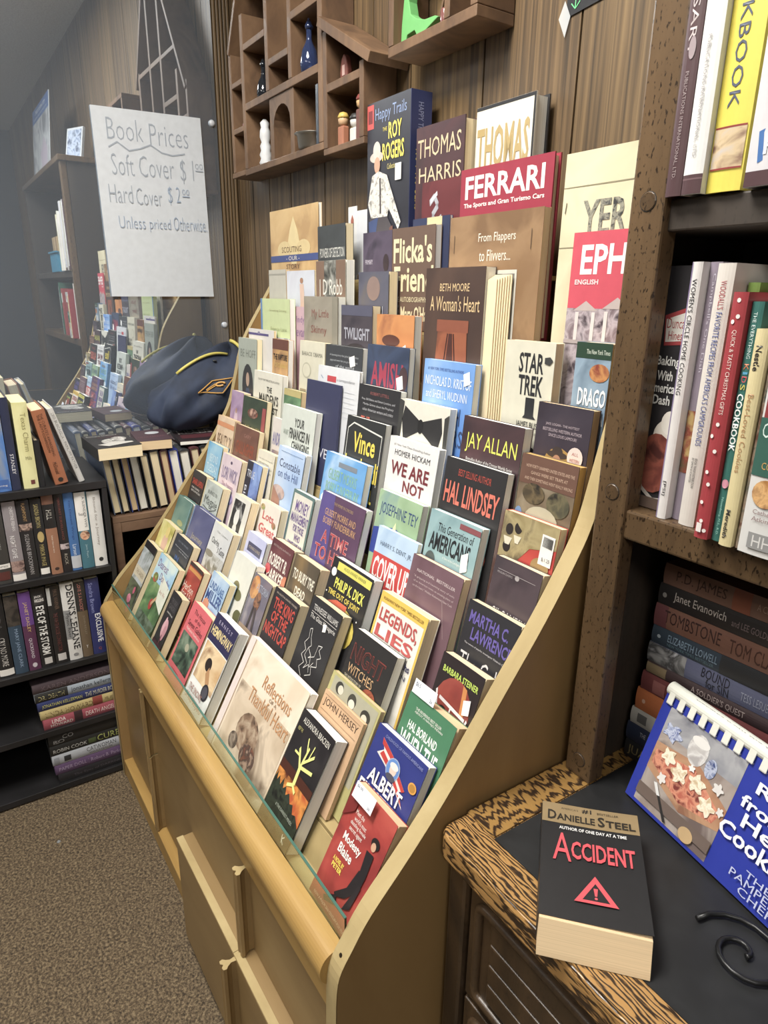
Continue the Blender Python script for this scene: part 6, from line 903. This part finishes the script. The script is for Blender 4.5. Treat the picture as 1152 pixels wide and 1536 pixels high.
hb('white wire-bound notebook beside the green binder', .07, .645, -.2295, .02, .25, 'd0d0cc', [('r', .2, i*.05 + .01, .8, i*.05 + .03, '8c8c90') for i in range(19)] if False else [('r', .2, i_*.05 + .01, .8, i_*.05 + .03, '8c8c90') for i_ in range(19)])
hb('red ring binder on the lower hutch shelf', -.05, .64, -.2295, .05, .24, 'a03c3c', [('r', .2, .1, .8, .3, 'd8d8d4')])
# paperbacks lying in the lowest hutch compartment, spines out, bottom to top
z = -.6098
LOW = [(.0285, -.462, '1f2024', [('T', 'JUAN', .2, .03, .8, .25, '8c7c4c')], 'near-black paperback at the very bottom of the hutch stack'),
 (.0275, -.463, '232c44', [('T', 'THE', .5, .12, .75, .17, 'a8a8b0'), ('T', 'FISHERMAN', .25, .19, .75, .6, 'c8c8cc')], 'navy paperback with white word, second from bottom'),
 (.0250, -.460, 'a8a49c', [('r', .25, .06, .8, .14, '5c5a58'), ('T', 'The Ranch', .25, .32, .7, .6, '3a3a3c')], 'white spined paperback in the lower part of the hutch stack'),
 (.0325, -.456, 'b0602c', [('e', .5, .07, .1, .014, 'c8a088'), ('T', 'ELIZABETH', .25, .24, .7, .6, 'd09450')], 'orange spined paperback in the hutch stack'),
 (.0275, -.452, '6c3434', [('T', 'REBECCA', .52, .36, .85, .62, 'b09a98'), ('T', 'ZANETTI', .15, .36, .45, .6, 'b09a98'), ('r', .1, .1, .8, .2, '8c5450')], 'brick red spined paperback in the hutch stack'),
 (.0180, -.4475, '3a2a2c', [('r', .1, .0, .9, .16, '7c6a4c'), ('T', "A SOLDIER'S QUEST", .2, .36, .75, .74, '9c8c88')], 'thin dark brown paperback with tan end in the hutch stack'),
 (.0275, -.449, '585c78', [('r', 0, 0, 1, .3, ('8c8c8c', '3a3a3c', 'b0b0b4', 40)), ('T', 'BOUND', .5, .42, .95, .62, '1f1f2a'), ('T', 'for SIN', .05, .46, .5, .62, '1f1f2a'), ('T', 'TESS LESUE', .3, .7, .7, .88, '8c90a4')], 'grey-violet spined paperback with dark title in the hutch stack'),
 (.0250, -.447, '2c3a48', [('e', .5, .06, .1, .014, '9ca8b0'), ('T', 'ELIZABETH LOWELL', .4, .13, .8, .5, '7c94a8'), ('T', 'NEW YORK TIMES BESTSELLER', .15, .13, .32, .48, '5c7c88'), ('r', 0, .52, 1, .9, '26282c')], 'dark teal spined paperback with pale blue name'),
 (.0310, -.4475, '7c5444', [('r', 0, 0, 1, .1, '6c3c40'), ('T', 'TOMBSTONE', .3, .08, .85, .5, '3c2424'), ('T', 'TOM CLAVIN', .2, .56, .8, .95, '4c2c24')], 'brown spined paperback with large dark red title'),
 (.0285, -.446, '231f20', [('e', .5, .05, .12, .016, '8c8884'), ('T', 'Janet Evanovich', .3, .12, .8, .5, 'b8b0a8'), ('T', 'and LEE GOLDBERG', .35, .54, .65, .85, '7c6c6c')], 'black spined paperback second from top of the hutch stack'),
 (.0280, -.443, '7c5a4c', [('T', 'P.D. JAMES', .2, .10, .8, .46, '3c2420'), ('r', 0, .5, 1, .62, '8c4c34'), ('T', 'A CERTAIN JUSTICE', .3, .66, .7, .98, 'b09080')], 'copper spined paperback on top of the hutch stack')]
for (t_, xx, cov, sh, lab) in LOW:
    T = Matrix.Translation((xx, .7225, z)) @ Matrix(((0, 0, -1, .178), (0, 1, 0, 0), (1, 0, 0, 0), (0, 0, 0, 1)))
    spine_book(lab, T, t_ - .0006, .178, .103, cov, sh, 'c', False, 'paperbacks lying in the lowest hutch compartment', .002); z += t_ - .0001
# things on top of the hutch, seen in the mirror
cl = thing('wall_calendar', 'large photo calendar page with blue header standing on the hutch top', 'calendar', (.25, .66, .586), (R(-6), 0, 0)); q = MB(); q.box((-.28, 0, 0), (.28, .004, .36), mat('c8ccd0')); draw(q, [('r', 0, 0, 1, .2, '3c64a0'), ('t', 'MOST WANTED STUDENTS', .2, .05, .8, .1, 'dce4ec'), ('t', 'who in the world could understand', .1, .13, .9, .16, 'b8c8dc'), ('r', 0, .2, 1, 1, ('8c9098', 'b8bcc0', '70747c', 6)), ('p', [(.1, .7), (.3, .5), (.5, .7), (.4, .95), (.12, .95)], 'b0a4b4')], lambda u, v, o=0: (-.28 + u*.56, -o - .0003, .36*(1-v))); q.obj('page', cl)
pf = thing('picture_frame', 'small white standing frame on the hutch top near its left end', 'frame', (-.32, .72, .590), (R(-12), 0, R(-25))); q = MB(); q.box((-.06, 0, 0), (.06, .012, .15), mat('b8bcc0', .3)); q.box((-.05, -.001, .01), (.05, 0, .14), ('6c7c98', 'a8b4c8', '4c5870', 30)); q.obj('panel', pf)
# ---------------------------------------------------------------- lint specks on the carpet
sp = thing('foil_scrap', 'tiny shiny scrap of foil on the carpet by the bookcase', 'litter', (-1.52, .07, FLOOR)); q = MB(); q.lathe([(.001, 0), (.005, .001), (.003, .004), (.0005, .005)], (0, 0, 0), mat('d8e0e4', .2, .7), 7); q.obj('scrap', sp)
